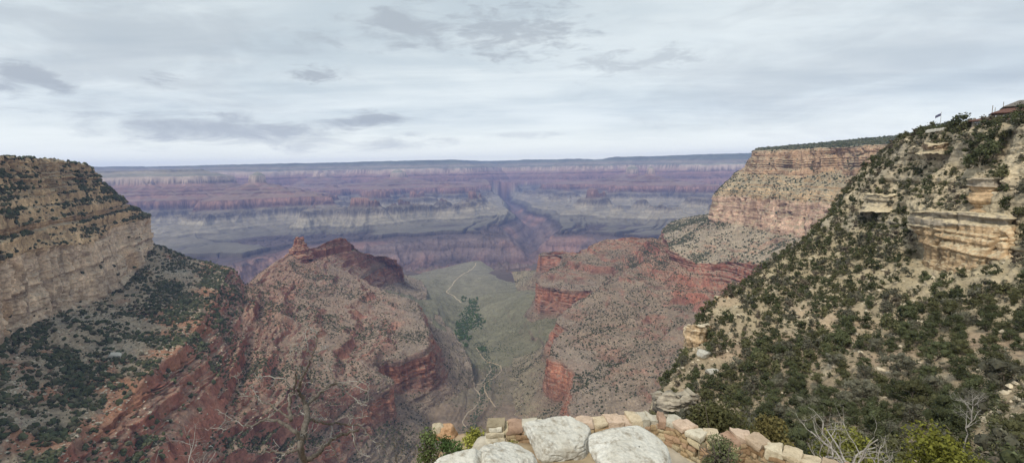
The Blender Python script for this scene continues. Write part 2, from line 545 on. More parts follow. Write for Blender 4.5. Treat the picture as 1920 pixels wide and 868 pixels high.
S_up = between(S_cr, S_rt, 0.24, 12)
bandsS = [bandsS[0], dict(n=80, rock=SUP, soil=(0.26, 0.178, 0.125), gully=5, ledge=5, terr=1.2, joint=4, alcove=12, rough=3, dens=1.2)] + bandsS[1:]
land('ridge', 'S', [shift(S_cr, 120, -70, 30), S_cr, S_up, S_rt, S_rb, S_ft], bandsS, 220, 1.05, M_MID,
     'brown scrub covered ridge below the right cliff with red cliffs facing the valley', 'ridge', post=lambda G, n, V, c: bench(G, n, V, c, 3, 4))

# ---- side canyon floor and the flat plateau at its mouth
V_rows = [
    [(690, 517, 4250), (760, 517, 4350), (820, 505, 4560), (893, 489, 4780), (915, 499, 4640), (945, 516, 4420), (985, 526, 4250)],
    [(690, 519, 3800), (760, 521, 3800), (820, 525, 3820), (870, 528, 3830), (920, 525, 3820), (965, 530, 3800), (1020, 532, 3800)],
    [(690, 528, 3250), (760, 540, 3250), (820, 553, 3250), (868, 562, 3250), (915, 552, 3250), (968, 545, 3250), (1030, 533, 3250)],
    [(690, 535, 2750), (765, 558, 2750), (838, 592, 2740), (880, 603, 2740), (922, 590, 2740), (975, 563, 2740), (1050, 540, 2750)],
    [(710, 562, 2250), (785, 598, 2250), (858, 643, 2240), (903, 652, 2240), (942, 640, 2240), (1000, 602, 2240), (1080, 575, 2250)],
    [(730, 640, 1900), (808, 655, 1900), (888, 690, 1900), (932, 693, 1900), (972, 680, 1900), (1035, 648, 1900), (1100, 630, 1900)],
    [(720, 742, 1470), (800, 750, 1470), (872, 767, 1470), (908, 768, 1470), (952, 763, 1470), (1015, 755, 1470), (1090, 745, 1470)],
    [(560, 960, 1150), (700, 900, 1150), (820, 872, 1150), (870, 858, 1150), (930, 852, 1150), (1020, 850, 1150), (1130, 850, 1150)],
]
bandsV = [dict(n=[16, 45, 60, 60, 75, 60, 70, 60][i], rock=(0.2, 0.15, 0.11), soil=[(0.2, 0.15, 0.11), (0.185, 0.168, 0.118), (0.18, 0.165, 0.112), (0.172, 0.16, 0.105), (0.165, 0.155, 0.10), (0.16, 0.148, 0.095), (0.17, 0.14, 0.098), (0.19, 0.145, 0.105)][i],
               gully=[2, 4, 6, 7, 7, 7, 7, 7][i], spur=[1, 5, 10, 15, 16, 16, 15, 14][i], ledge=[0, 1, 1.5, 1.5, 1.5, 2, 2, 2][i], rough=[1, 1.2, 1.5, 1.5, 1.5, 1.5, 2, 2][i], dens=[0, .15, .3, .5, .7, .8, .9, .9][i]) for i in range(8)]
land('valley', 'V', [shift(V_rows[0], 0, -120, 60)] + V_rows, bandsV, 260, 1.1, M_VAL,
     'grey green valley floor running down to a flat plateau between the red cliffs', 'valley', step=2.0)
# ================================================================== FAR CANYON (height field out to the north rim)
def seg_dist(x, y, pts):
    best = np.full(x.shape, 1e9, np.float32)
    tt = np.zeros(x.shape, np.float32)
    for k in range(len(pts) - 1):
        (ax, ay), (bx, by) = pts[k][:2], pts[k + 1][:2]
        dx, dy = bx - ax, by - ay
        t = np.clip(((x - ax) * dx + (y - ay) * dy) / (dx * dx + dy * dy), 0, 1)
        d = np.hypot(x - ax - t * dx, y - ay - t * dy)
        m_ = d < best
        best = np.where(m_, d, best)
        tt = np.where(m_, k + t, tt)
    return best, tt


def XY(px, D):
    p = P(px, 330, D)
    return float(p[0]), float(p[1])


def far_terrain():
    pxs = np.linspace(60, 1500, 1150)
    az = np.arctan2((pxs - 960) , 872.0)
    # rings: denser where the view is more oblique to the picture
    r = np.concatenate([np.linspace(3500, 7500, 330, endpoint=False), np.linspace(7500, 12500, 270, endpoint=False), np.linspace(12500, 19300, 210)])
    A_, R_ = np.meshgrid(az, r)
    X, Y = (R_ * np.sin(A_)).astype(np.float32), (R_ * np.cos(A_)).astype(np.float32)
    Q = np.stack([X, Y, np.zeros_like(X)], -1)
    wx = fbm(Q, 1900, 5, 501, 0.52)
    wy = fbm(Q, 1900, 5, 601, 0.52)
    Xw, Yw = X + 520 * wx, Y + 520 * wy
    # north rim wall: the line of the rim with promontories and bays
    rim = [XY(-60, 16500), XY(150, 16000), XY(330, 16500), XY(470, 15800), XY(620, 16300), XY(760, 15600), XY(880, 16000), XY(930, 18200), XY(975, 17200), XY(1080, 15600), XY(1200, 16000), XY(1330, 15000), XY(1500, 15400), XY(1700, 15000)]
    mesa = [XY(60, 11200), XY(200, 10900), XY(360, 10700)]
    d_rim, _ = seg_dist(Xw, Yw, rim)
    # which side of the rim: compare range with the rim's range at this bearing
    ra = np.array([math.atan2(p[0], p[1]) for p in rim])
    rr = np.array([math.hypot(*p) for p in rim])
    beyond = np.hypot(Xw, Yw) > np.interp(np.arctan2(Xw, Yw), ra, rr)
    raw = np.where(beyond, 480.0 + np.minimum(d_rim * 0.06, 60), 420 - d_rim * 0.62)
    raw = raw + 240 * fbm(Q, 2100, 3, 691) * (raw < 330)

    lv = [(-3000, -870), (-1100, -868), (-900, -820), (-730, -730), (-590, -520), (-570, -392), (-500, -365), (-440, -325), (-425, -300), (-350, -262), (-335, -240), (-230, -150), (-205, -12), (-160, 10), (0, 130), (40, 160), (60, 190), (300, 330), (420, 350), (480, 362), (560, 385), (900, 420)]

    def hill(px, py, D, slope, flat=0.0, squash=1.0, ang=0.0, fins=0.0, nf=5, ph=0.0, wk=0.5):
        nonlocal raw
        top = float(np.interp(P(px, py, D)[2], [b for a, b in lv], [a for a, b in lv]))
        x0, y0 = XY(px, D)
        dx, dy = Xw * wk + X * (1 - wk) - x0, Yw * wk + Y * (1 - wk) - y0
        # local axes: u across the line of sight, v along it
        th = math.atan2(x0, y0) + ang
        u, v = dx * math.cos(th) - dy * math.sin(th), (dx * math.sin(th) + dy * math.cos(th)) * squash
        d = np.hypot(u, v)
        if fins:
            d = d * (1 + fins * np.cos(nf * np.arctan2(v, u) + ph))
        raw = np.maximum(raw, top - np.maximum(d - flat, 0) * slope)

    # broken country of lesser spurs and red-capped ridges between the temples
    rb = fbm(np.stack([Xw, Yw, 0 * X], -1), 2300, 4, 651, 0.5, ridged=True)
    spur = -1000 + 410 * np.clip((rb + 0.1) / 0.9, 0, 1) + 60 * fbm(Q, 700, 3, 655)
    raw = np.maximum(raw, np.where(R_ > 6900, spur - 500 * smooth(7900, 7000, R_), -3000))

    # buttes and temples (bearing, height of summit, range, fall per metre)
    hill(482, 322, 9500, 1.0, 20, 1, 0, 0, wk=0.15)
    hill(482, 340, 9500, 0.36, 90, 1.1, 0.1, 0.24, 5, 0.6, wk=0.3)
    hill(560, 370, 9900, 0.5, 260, 1.2, 0.1)
    hill(680, 374, 7800, 0.62, 215, 1.3, 0.0, 0.08, 4, 0.3, wk=0.2)
    hill(700, 360, 10300, 0.6, 240, 1.4, 0.0, wk=0.3)
    hill(750, 317, 12600, 1.1, 60, 1.0, 0, wk=0.15)
    hill(756, 331, 12600, 0.25, 120, 1.4, 0.0, 0.28, 5, 0.2, wk=0.3)
    hill(775, 362, 10200, 0.5, 260, 1.2, -0.5, 0.25, 4)
    hill(860, 343, 11600, 0.42, 120, 1.5, -0.3, 0.28, 5)
    hill(900, 358, 10300, 0.5, 150, 1.4, -0.2, 0.25, 5)
    hill(1108, 352, 8900, 1.0, 20, 1.0, 0.3, wk=0.15)
    hill(1108, 368, 8900, 0.62, 210, 1.1, 0.3, 0.10, 5, 1.0, wk=0.3)
    hill(1222, 312, 11500, 1.15, 15, 1.0, 0, wk=0.1)
    hill(1222, 328, 11500, 0.33, 80, 1.4, 0.2, 0.26, 5, 0.5, wk=0.3)
    hill(1186, 309, 12600, 1.1, 30, 1, 0, wk=0.1)
    hill(1180, 326, 12600, 0.34, 100, 1.2, 0.0, 0.26, 5, wk=0.3)
    hill(1290, 352, 10800, 0.5, 300, 1.3, 0.2, 0.25, 5)
    hill(1150, 358, 10600, 0.5, 140, 1.5, 0.0, 0.28, 5, 2.0)
    hill(1075, 340, 12800, 0.34, 220, 1, 0, 0.2, 5)
    hill(590, 330, 14200, 0.42, 200, 1, 0, 0.1, 4)
    hill(660, 345, 13000, 0.42, 200, 1, 0, 0.15, 4)
    hill(905, 338, 13600, 0.40, 200, 1, 0, 0.2, 4)
    for a in ((545, 350, 10600, 0.55, 40), (625, 347, 12300, 0.5, 60), (830, 338, 12200, 0.5, 40), (935, 352, 11000, 0.55, 40), (1062, 350, 11600, 0.5, 40), (1262, 338, 11100, 0.48, 50), (1335, 346, 10600, 0.5, 60), (265, 344, 9900, 0.5, 60), (345, 350, 9700, 0.55, 40), (425, 366, 9000, 0.6, 40), (1010, 366, 10300, 0.6, 60), (820, 376, 8700, 0.65, 60), (585, 376, 8600, 0.65, 80), (1200, 374, 8700, 0.65, 70)):
        hill(*a, 1.2, 0.3 * math.sin(a[0]), 0.2, 5, a[0] % 7, wk=0.35)
    hill(1330, 372, 9200, 0.5, 250, 1, 0, 0.1, 4)
    # long mesa at the left
    d_m, _ = seg_dist(Xw, Yw, mesa)
    raw = np.maximum(raw, 60 - np.maximum(d_m - 330, 0) * 0.6)
    raw = np.maximum(raw, -225 - np.maximum(d_m - 420, 0) * 0.55)
    # gullies cut in the slopes
    gl = fbm(Q, (420, 420, 1), 4, 701, 0.5, ridged=True)
    raw = raw + (110 * gl - 50) * smooth(-1000, -800, raw) * (1 - 0.6 * smooth(-680, -600, raw)) * (1 - smooth(-380, -300, raw)) + 26 * fbm(Q, 130, 3, 711)
    # Bright Angel Canyon: the cleft running straight away
    ba = [XY(1000, 6000), XY(985, 7500), XY(1000, 8800), XY(965, 10500), XY(955, 12500), XY(930, 15500), XY(945, 19000)]
    d_ba, t_ba = seg_dist(X + 260 * wx, Y + 260 * wy, ba)
    raw = np.minimum(raw, -780 + np.maximum(d_ba - 350 - 60 * t_ba, 0) * 0.62 + 190 * t_ba * smooth(3, 6, t_ba))
    # resistant and weak beds: raw height -> real height with cliffs and benches
    z = np.interp(raw, [a for a, b in lv], [b for a, b in lv])
    z = z + 115 * smooth(12800, 15200, R_) * smooth(-500, -200, z) * (z < 330)
    z = np.minimum(z, 430)
    far_w = smooth(12300, 13800, R_)
    z = z - 75 * smooth(120, 330, z) * far_w
    z = z - 95 * smooth(-0.12, -0.75, A_) * smooth(-60, 200, z) * smooth(9500, 10200, R_)
    z = z + (6 + 5 * (z > -560)) * fbm(Q, 240, 4, 721)
    z = z + 34 * fbm(Q, (420, 420, 1), 4, 725, 0.55, ridged=True) * smooth(-880, -800, z) * (1 - smooth(-600, -530, z))
    z0 = z.copy()
    # the main river gorge through the plateau
    gor = [XY(-300, 6200), XY(150, 5300), XY(330, 5000), XY(470, 5100), XY(620, 5750), XY(800, 5700), XY(900, 5500), XY(1000, 5600), XY(1100, 5600), XY(1250, 5200), XY(1500, 4900), XY(1700, 4700)]
    d_g, t_g = seg_dist(X + 600 * wx, Y + 600 * wy, gor)
    wide = np.interp(t_g, [0, 2, 3, 4, 5, 6, 7, 8, 9, 11], [640, 760, 860, 1120, 1240, 1220, 1060, 800, 720, 600])
    fin = fbm(Q, (330, 330, 1), 5, 731, 0.55, ridged=True)
    fin2 = fbm(Q, (110, 110, 1), 3, 741, 0.5, ridged=True)
    s = np.clip(d_g / wide + 0.22 * wx + 0.06 * fin, 0, 2)
    gz = np.interp(s, [0, 0.1, 0.55, 0.86, 0.9, 0.96, 1.0, 1.04, 1.12], [-1330, -1325, -1130, -1010, -990, -940, -935, -872, 3000])
    gz = gz + (105 * fin + 45 * fin2) * smooth(0.0, 0.2, s) * (1 - smooth(0.80, 0.97, s))
    z = np.minimum(z, np.maximum(gz, -1330))
    # lesser side gorge up the cleft
    bg = np.interp(d_ba / 420 + 0.25 * wx, [0, 0.2, 0.8, 1.0, 1.05, 1.3], [-1250, -1200, -950, -900, -845, 3000]) + 25 * fin2
    bg = bg + 95 * np.clip(t_ba - 1.0, 0, 9)
    z = np.minimum(z, np.where(t_ba < 4.5, np.maximum(bg, -1300), 9e9))
    # side drainages of the plateau
    dr = fbm(Q, (900, 900, 1), 3, 761, 0.5)
    al = np.stack([t_g * 2.6 + 0.35 * wx, 0.25 * wy, d_g / 9000], -1)
    dr = fbm(al, 1.0, 3, 761, 0.5)
    reach = np.clip(1.15 - (d_g / wide - 1.0) * 0.5, 0, 1.1)
    cut = np.exp(-(dr / (0.035 + 0.085 * reach)) ** 2) * smooth(-700, -790, z0) * (z > -905) * reach
    z = z - 120 * cut * (0.6 + 0.4 * fin2)
    # nearer than the gorge the plateau belongs to this side
    z = np.where((Y < 5200) & (z > -960), np.minimum(z, -925 + 8 * fbm(Q, 300, 3, 771)), z)
    G = np.stack([X, Y, z], -1).astype(np.float64)
    nr = normals(G)
    if nr[..., 2].mean() < 0:
        nr = -nr
    # mineral colours by bed
    cz = [-1400, -1010, -960, -880, -872, -800, -700, -540, -515, -395, -380, -240, -150, -135, -15, 5, 60, 140, 330, 360]
    cc = [(.10, .075, .068), (.125, .09, .078), (.105, .08, .07), (.08, .062, .052), (.165, .148, .108), (.19, .168, .122), (.205, .18, .13), (.225, .185, .135), (.20, .115, .082), (.245, .14, .10), (.215, .125, .09), (.195, .115, .085), (.205, .13, .098), (.31, .235, .175), (.35, .275, .205), (.16, .165, .11), (.26, .22, .16), (.13, .14, .09), (.09, .11, .065), (.06, .085, .045)]
    cc = np.array(cc)
    zz = G[..., 2] + 26 * fbm(G, (500, 500, 400), 3, 781)
    col = np.stack([np.interp(zz - 115 * smooth(12800, 15200, R_), cz, cc[:, k]) for k in range(3)], -1)
    gorge_red = smooth(0.0, 0.4, fbm(G, (700, 700, 500), 3, 791)) * (zz < -935)
    col = col * (1 - 0.6 * gorge_red[..., None]) + 0.6 * gorge_red[..., None] * np.array([.22, .125, .095])
    st = strata(zz, 55, 2.6)
    steep = 1 - smooth(0.75, 0.95, nr[..., 2])
    col *= (1 + 0.5 * st * (0.35 + 0.65 * steep) + 0.22 * fbm(G, 260, 4, 801) + 0.12 * fbm(G, (60, 60, 200), 2, 802))[..., None]
    # talus aprons pale where the slope eases
    fl = smooth(0.80, 0.96, nr[..., 2]) * (zz > -500) * (zz < 100)
    col = col * (1 - 0.35 * fl[..., None]) + 0.35 * fl[..., None] * np.array([.24, .21, .15])
    n, m_ = G.shape[:2]
    me = np_mesh('canyon', fix(G), grid_faces(n, m_), fix(col))
    o = link('canyon', me, M_FAR)
    tag(o, 'hazy blue and purple far canyon with layered buttes, dark gorge and flat north rim', 'canyon', None, 'structure')
    return G


FAR = far_terrain()
# ================================================================== NEAR SLOPE ON THE RIGHT
D_rows = [
    [(1700, 270, 345), (1698, 268, 300), (1745, 248, 265), (1800, 246, 245), (1850, 240, 228), (1920, 236, 212), (2080, 228, 185)],
    [(1660, 312, 345), (1655, 308, 300), (1715, 320, 270), (1780, 318, 245), (1850, 315, 222), (1920, 312, 205), (2080, 305, 180)],
    [(1592, 385, 335), (1585, 385, 290), (1650, 390, 262), (1715, 396, 235), (1800, 394, 214), (1900, 392, 196), (2080, 385, 172)],
    [(1535, 455, 315), (1525, 458, 268), (1605, 470, 240), (1700, 480, 216), (1800, 490, 199), (1900, 490, 184), (2080, 475, 160)],
    [(1440, 520, 275), (1425, 522, 232), (1530, 540, 208), (1640, 550, 188), (1770, 560, 170), (1900, 565, 154), (2080, 560, 135)],
    [(1345, 590, 230), (1325, 592, 185), (1440, 620, 165), (1570, 640, 148), (1720, 650, 132), (1890, 655, 116), (2080, 650, 105)],
    [(1290, 680, 195), (1270, 682, 150), (1390, 715, 128), (1520, 735, 112), (1700, 750, 98), (1880, 760, 85), (2080, 760, 75)],
    [(1245, 770, 165), (1225, 772, 122), (1330, 805, 98), (1470, 830, 82), (1650, 850, 66), (1850, 868, 54), (2080, 880, 46)],
    [(1215, 890, 120), (1205, 900, 85), (1320, 930, 62), (1450, 960, 48), (1620, 980, 38), (1830, 990, 32), (2080, 1000, 28)],
    [(1100, 1000, 14), (1150, 1000, 13.5), (1300, 1000, 13.2), (1420, 1000, 13), (1560, 1010, 13), (1760, 1030, 13), (2080, 1060, 13)],
]
D_rows = [r + [(2600, r[-1][1] + 6 * (i - 3), r[-1][2] * 0.84 if i < 9 else 13)] for i, r in enumerate(D_rows)]
CREAM = (0.39, 0.32, 0.22)
DIRT = (0.30, 0.24, 0.162)
NROCK = (0.42, 0.35, 0.24)
bandsD = [dict(n=[30, 55, 60, 60, 65, 70, 75, 75, 50, 40][i], rock=NROCK,
               soil=[(0.33, 0.27, 0.18), CREAM, CREAM, (0.365, 0.305, 0.2), (0.35, 0.29, 0.19), (0.335, 0.275, 0.183), DIRT, DIRT, DIRT, DIRT][i],
               gully=[1, 2.4, 2.8, 2.8, 2.6, 2.4, 2.0, 1.5, 1.0, .5][i], spur=[.3, 1.8, 2.6, 2.8, 2.6, 2.2, 1.6, 1.0, .5, 0][i], ledge=[0.4, 1.0, 1.1, 1.0, 0.9, 0.8, .6, .5, .3, .1][i], rough=[.5, .8, .8, .8, .8, .7, .6, .5, .4, .3][i],
               dens=[2.0, 1.5, 1.3, 1.3, 1.2, 1.3, 1.35, 1.5, 1.5, .8][i]) for i in range(10)]


def postD(G, nr, V, col):
    px, py, f = project(G)
    v = V[:, None] + 0 * px
    # pinkish wash of broken rock down the middle gully and sandy tan at the far right
    n = fbm(G, 16, 4, 411)
    w = smooth(0.1, 0.35, n) * smooth(5.0, 6.0, v)
    col = col * (1 - 0.4 * w[..., None]) + 0.4 * w[..., None] * np.array([0.40, 0.28, 0.2])
    gr = smooth(0.12, 0.4, fbm(G, (22, 22, 9), 3, 415)) * (1 - smooth(3.5, 4.5, v)) * smooth(1.0, 1.4, v)
    return col * (1 - 0.5 * gr[..., None]) + 0.5 * gr[..., None] * np.array([0.27, 0.245, 0.2])


land('slope', 'D', [shift(D_rows[0], 30, -8, 60)] + D_rows, bandsD, 400, 0.22, M_NEAR,
     'steep cream coloured slope on the right dotted with dark junipers', 'slope', step=2.3, post=postD)

M_CRAG = terrain_mat('buff_sandstone', 0.8, 0.22, 0.30, 0.7)


def crag(name, label, rows, bands, seed, S, mat=None, cat='rock outcrop'):
    """free-standing face of rock: rows of survey points top to bottom, first row becomes the closed top"""
    ctrl_top = [P(*q) for q in rows[0]]
    cen = np.mean(ctrl_top, axis=0)
    top = [(q[0], q[1], q[2], cen * 0.85 + p * 0.15 + np.array([0, 0, 0.3 * S])) for q, p in zip(rows[0], ctrl_top)]
    G, V = loft([top] + rows, bands, 2.0)
    G, nr, st, _g = rough(G, V, bands, seed, S)
    col = colour(G, nr, V, bands, st, seed, S)
    n, m_ = G.shape[:2]
    me = np_mesh(name, fix(G), grid_faces(n, m_), fix(col))
    o = link(name, me, mat or M_CRAG)
    tag(o, label, cat)
    return o


BUFF = (0.44, 0.31, 0.185)
TOPC = (0.47, 0.39, 0.26)
GREYR = (0.33, 0.28, 0.215)
# big buttress: closed ring of bearings, front side towards the viewer
crag('rock_outcrop', 'big tan layered sandstone buttress jutting from the right slope, pale ledge on top', [
    [(1800, 396, 222), (1715, 396, 216), (1703, 398, 208), (1722, 397, 201), (1765, 397, 195), (1815, 399, 190), (1865, 401, 186), (1893, 402, 184), (1902, 401, 190), (1900, 396, 215)],
    [(1800, 420, 222), (1718, 425, 216), (1706, 424, 207), (1726, 426, 200.5), (1766, 424, 194), (1815, 424, 189.3), (1865, 424, 185.3), (1893, 424, 183.5), (1902, 424, 190), (1900, 420, 215)],
    [(1800, 455, 220), (1734, 455, 213), (1724, 456, 205), (1735, 458, 198.5), (1770, 458, 192.5), (1815, 458, 187.5), (1865, 458, 183.5), (1894, 458, 181.5), (1904, 458, 189), (1900, 450, 214)],
    [(1800, 520, 216), (1742, 500, 210), (1728, 500, 201), (1742, 509, 193), (1776, 519, 187), (1820, 520, 182.5), (1866, 515, 179), (1895, 508, 177.5), (1905, 505, 190), (1900, 500, 210)],
    [(1800, 560, 212), (1744, 535, 206), (1736, 532, 196), (1753, 537, 187), (1787, 545, 181), (1826, 545, 176), (1868, 537, 173), (1897, 530, 172), (1910, 530, 188), (1900, 530, 206)],
], [dict(n=16, rock=TOPC, soil=TOPC, rough=.5, ledge=.2), dict(n=30, rock=GREYR, soil=TOPC, alcove=2, ledge=1.6, rough=.5, joint=.6), dict(n=45, rock=BUFF, soil=TOPC, alcove=2.2, ledge=.8, rough=.6, joint=1.1), dict(n=70, rock=BUFF, soil=TOPC, alcove=2.2, ledge=.8, rough=.6, joint=1.1), dict(n=20, rock=GREYR, soil=CREAM, ledge=1.0, rough=.6)], 430, 0.20)
crag('rock_pinnacle', 'tan rock pinnacle with grey overhanging cap standing on the big sandstone buttress', [
    [(1845, 336, 214), (1824, 336, 212), (1813, 338, 207), (1828, 335, 203), (1848, 334, 201), (1868, 335, 200), (1880, 338, 204), (1878, 337, 211)],
    [(1845, 350, 214), (1825, 350, 212), (1815, 349, 207), (1829, 351, 202.6), (1848, 351, 200.6), (1868, 351, 199.6), (1881, 350, 204), (1878, 350, 211)],
    [(1845, 358, 213), (1829, 358, 211), (1825, 358, 206), (1832, 359, 203.2), (1848, 360, 201.4), (1865, 360, 200.4), (1875, 358, 204), (1874, 358, 210)],
    [(1845, 410, 212), (1829, 404, 210), (1822, 403, 204), (1831, 404, 200), (1848, 405, 198.2), (1867, 405, 197), (1883, 404, 201), (1878, 404, 209)],
], [dict(n=12, rock=TOPC, rough=.4), dict(n=18, rock=GREYR, ledge=.9, rough=.4, joint=.5), dict(n=10, rock=BUFF, ledge=.5, rough=.4), dict(n=50, rock=BUFF, alcove=1.0, ledge=1.0, rough=.35, joint=.4)], 440, 0.16, cat='rock pinnacle')


def knob(name, label, cx, hw, yt, yb, D, depth, bands, seed, S, lean=0.0, flare=1.15, cat='rock outcrop', mat=None):
    rows = []
    for k, (f, y) in enumerate(((0.93, yt), (1.0, yt + 0.18 * (yb - yt)), (0.98, yt + 0.6 * (yb - yt)), (flare, yb), (flare * 1.2, yb + 0.35 * (yb - yt)))):
        r = []
        for a in np.linspace(-25, 205, 11):
            ar = math.radians(a)
            dd = -depth * f * math.sin(ar) if math.sin(ar) > 0 else -depth * 1.4 * f * math.sin(ar)
            r.append((cx + lean * k - hw * f * math.cos(ar), y + (3 if k == 0 else 0) * math.cos(3 * ar + seed), D + dd))
        rows.append(r)
    return crag(name, label, rows, bands, seed, S, mat, cat)


def kb(c1, c2, led=1.0, al=2.6, rg=.7):
    return [dict(n=10, rock=c2, soil=c2, rough=rg, ledge=.2), dict(n=22, rock=c1, soil=c2, ledge=led, rough=rg, joint=1.1, alcove=al), dict(n=30, rock=c1, soil=c2, ledge=led, rough=rg, joint=1.1, alcove=al), dict(n=30, rock=c1, soil=c2, ledge=led, rough=rg, joint=1.1, alcove=al), dict(n=8, rock=c1, soil=c2, rough=rg)]


knob('rock_outcrop', 'orange rock buttress at the left edge of the juniper slope below the red cliff', 1366, 31, 556, 598, 205, 12, kb((0.48, 0.28, 0.14), TOPC), 451, 0.2)
knob('rock_outcrop', 'cream and orange rock pillar on the lower left edge of the juniper slope', 1306, 21, 610, 676, 165, 9, kb((0.47, 0.34, 0.21), (0.52, 0.45, 0.33)), 452, 0.2)
knob('rock_outcrop', 'grey weathered rocky crag just above the curved stone wall', 1262, 30, 738, 796, 112, 9, kb((0.33, 0.285, 0.225), (0.40, 0.35, 0.27)), 453, 0.16)
knob('rock_outcrop', 'grey layered rock ledge on the slope left of the pinnacle', 1664, 40, 365, 389, 262, 12, kb((0.36, 0.31, 0.23), TOPC, 1.2), 454, 0.2)
knob('rock_outcrop', 'pale rock ledge under the rim trees by the flagpole', 1760, 32, 270, 284, 252, 10, kb((0.40, 0.29, 0.2), TOPC, 1.0), 455, 0.2)
rows_t = []
for f_t, y_t in ((0.42, 446), (0.62, 452), (0.74, 460), (1.0, 468), (1.25, 477), (1.6, 486)):
    rows_t.append([(561 + 1.5 * math.sin(y_t) - 17 * f_t * math.cos(math.radians(a)), y_t + (2 * math.cos(a * 0.05) if y_t < 450 else 0), 2440 - 45 * f_t * math.sin(math.radians(a))) for a in np.linspace(-25, 205, 11)])
crag('rock_tower', 'red stone knob standing on the crest of the reddish ridge', rows_t, [dict(n=8, rock=SUP, rough=3)] + [dict(n=16, rock=SUP, soil=(.3, .19, .13), ledge=8, rough=5, joint=5, alcove=8)] * 5, 456, 0.9, M_MID, 'rock tower')
# ================================================================== VEGETATION AND RUBBLE
def leaf_mat(name, rough_=0.8):
    t_ = NT(name)
    at = t_.n('ShaderNodeAttribute', attribute_name='Col')
    inf = t_.n('ShaderNodeObjectInfo')
    v = t_.ramp(inf.outputs['Random'], [(0.0, 0.72), (1.0, 1.3)])
    n = t_.noise(1.3, 3, 0.6, t_.coord())
    g = t_.ramp(n, [(0.3, 0.75), (0.7, 1.25)])
    c = t_.mix(1.0, at.outputs['Color'], g, 'MULTIPLY')
    c = t_.mix(1.0, c, v, 'MULTIPLY')
    t_.l(c, t_.b.inputs['Base Color'])
    t_.b.inputs['Roughness'].default_value = rough_
    return t_.m


def bark_mat(name, c1, c2, scale=9.0):
    t_ = NT(name)
    co = t_.coord()
    mp = t_.n('ShaderNodeMapping')
    mp.inputs['Scale'].default_value = (1, 1, 0.25)
    t_.l(co, mp.inputs[0])
    n = t_.noise(scale, 5, 0.7, mp.outputs[0])
    t_.l(t_.mix(t_.ramp(n, [(0.35, 0.0), (0.65, 1.0)]), c1, c2), t_.b.inputs['Base Color'])
    t_.bump(n, 0.6, 0.02)
    return t_.m


M_LEAF = leaf_mat('juniper_leaf')
M_BARK = bark_mat('juniper_bark', (0.10, 0.08, 0.06), (0.24, 0.2, 0.16))
M_DEAD = bark_mat('weathered_grey_wood', (0.26, 0.235, 0.21), (0.46, 0.43, 0.39), 14)
M_DEADD = bark_mat('dark_dead_wood', (0.07, 0.058, 0.047), (0.18, 0.155, 0.13), 12)


def crown_arrays(seed, ntri, width, h0, lobes, leaf, col, jit=0.35, upright=0.0, core=True):
    """Leaf clumps spread through a crown 1 unit tall: triangles on uneven lobes."""
    rg = np.random.default_rng(seed)
    cs, rs = [], []
    for k in range(lobes):
        a = rg.uniform(0, 2 * math.pi)
        hh = rg.uniform(0.0, 1.0)
        z = h0 + (1 - h0) * (0.12 + 0.74 * hh)
        prof = math.sin(math.pi * min(0.95, 0.22 + 0.62 * hh)) * (1 - upright * hh)
        r = 0.5 * width * prof * rg.uniform(0.25, 0.75)
        cs.append((r * math.cos(a), r * math.sin(a), z))
        rs.append(rg.uniform(0.13, 0.24) * (0.75 + 0.3 * width) * (1 - 0.4 * upright * hh))
    cs, rs = np.array(cs), np.array(rs)
    li = rg.integers(0, lobes, ntri)
    d = rg.normal(size=(ntri, 3))
    d /= np.linalg.norm(d, axis=1, keepdims=True)
    d[:, 2] *= 0.8
    c = cs[li] + d * (rs[li] * rg.uniform(0.45, 1.28, ntri) ** 0.85)[:, None]
    e1 = rg.normal(size=(ntri, 3))
    e1 /= np.linalg.norm(e1, axis=1, keepdims=True)
    e2 = np.cross(e1, d + 0.5 * rg.normal(size=(ntri, 3)))
    e2 /= np.linalg.norm(e2, axis=1, keepdims=True) + 1e-9
    s = leaf * rg.uniform(0.6, 1.35, ntri)[:, None]
    V = np.stack([c - e1 * s, c + e1 * s, c + e2 * s * 1.5], 1).reshape(-1, 3)
    Fc = np.arange(ntri * 3).reshape(-1, 3)
    lobe_c = 1 + jit * (rg.random(lobes) - 0.5) * 1.3
    leaf_c = lobe_c[li] * (1 + jit * (rg.random(ntri) - 0.5))
    colr = np.array(col)[None] * leaf_c[:, None]
    colr = np.repeat(colr, 3, 0)
    if core:
        iv, jf = ICO
        Vs, Fs = [V], [Fc]
        n0 = len(V)
        cc = [colr]
        for q, r in zip(cs, rs):
            Vs.append(q + iv * r * 0.52 * (1 + 0.3 * rg.normal(size=(len(iv), 1)) * 0.6))
            Fs.append(jf + n0)
            n0 += len(iv)
            cc.append(np.tile(np.array(col) * 0.85, (len(iv), 1)))
        V, Fc, colr = np.concatenate(Vs), np.concatenate(Fs), np.concatenate(cc)
    V[:, 2] = np.maximum(V[:, 2], 0.02)
    return V, Fc, colr


def _ico():
    g = (1 + 5 ** 0.5) / 2
    v = np.array([(-1, g, 0), (1, g, 0), (-1, -g, 0), (1, -g, 0), (0, -1, g), (0, 1, g), (0, -1, -g), (0, 1, -g), (g, 0, -1), (g, 0, 1), (-g, 0, -1), (-g, 0, 1)], float)
    v /= np.linalg.norm(v[0])
    f = np.array([(0, 11, 5), (0, 5, 1), (0, 1, 7), (0, 7, 10), (0, 10, 11), (1, 5, 9), (5, 11, 4), (11, 10, 2), (10, 7, 6), (7, 1, 8), (3, 9, 4), (3, 4, 2), (3, 2, 6), (3, 6, 8), (3, 8, 9), (4, 9, 5), (2, 4, 11), (6, 2, 10), (8, 6, 7), (9, 8, 1)])
    return v, f


ICO = _ico()


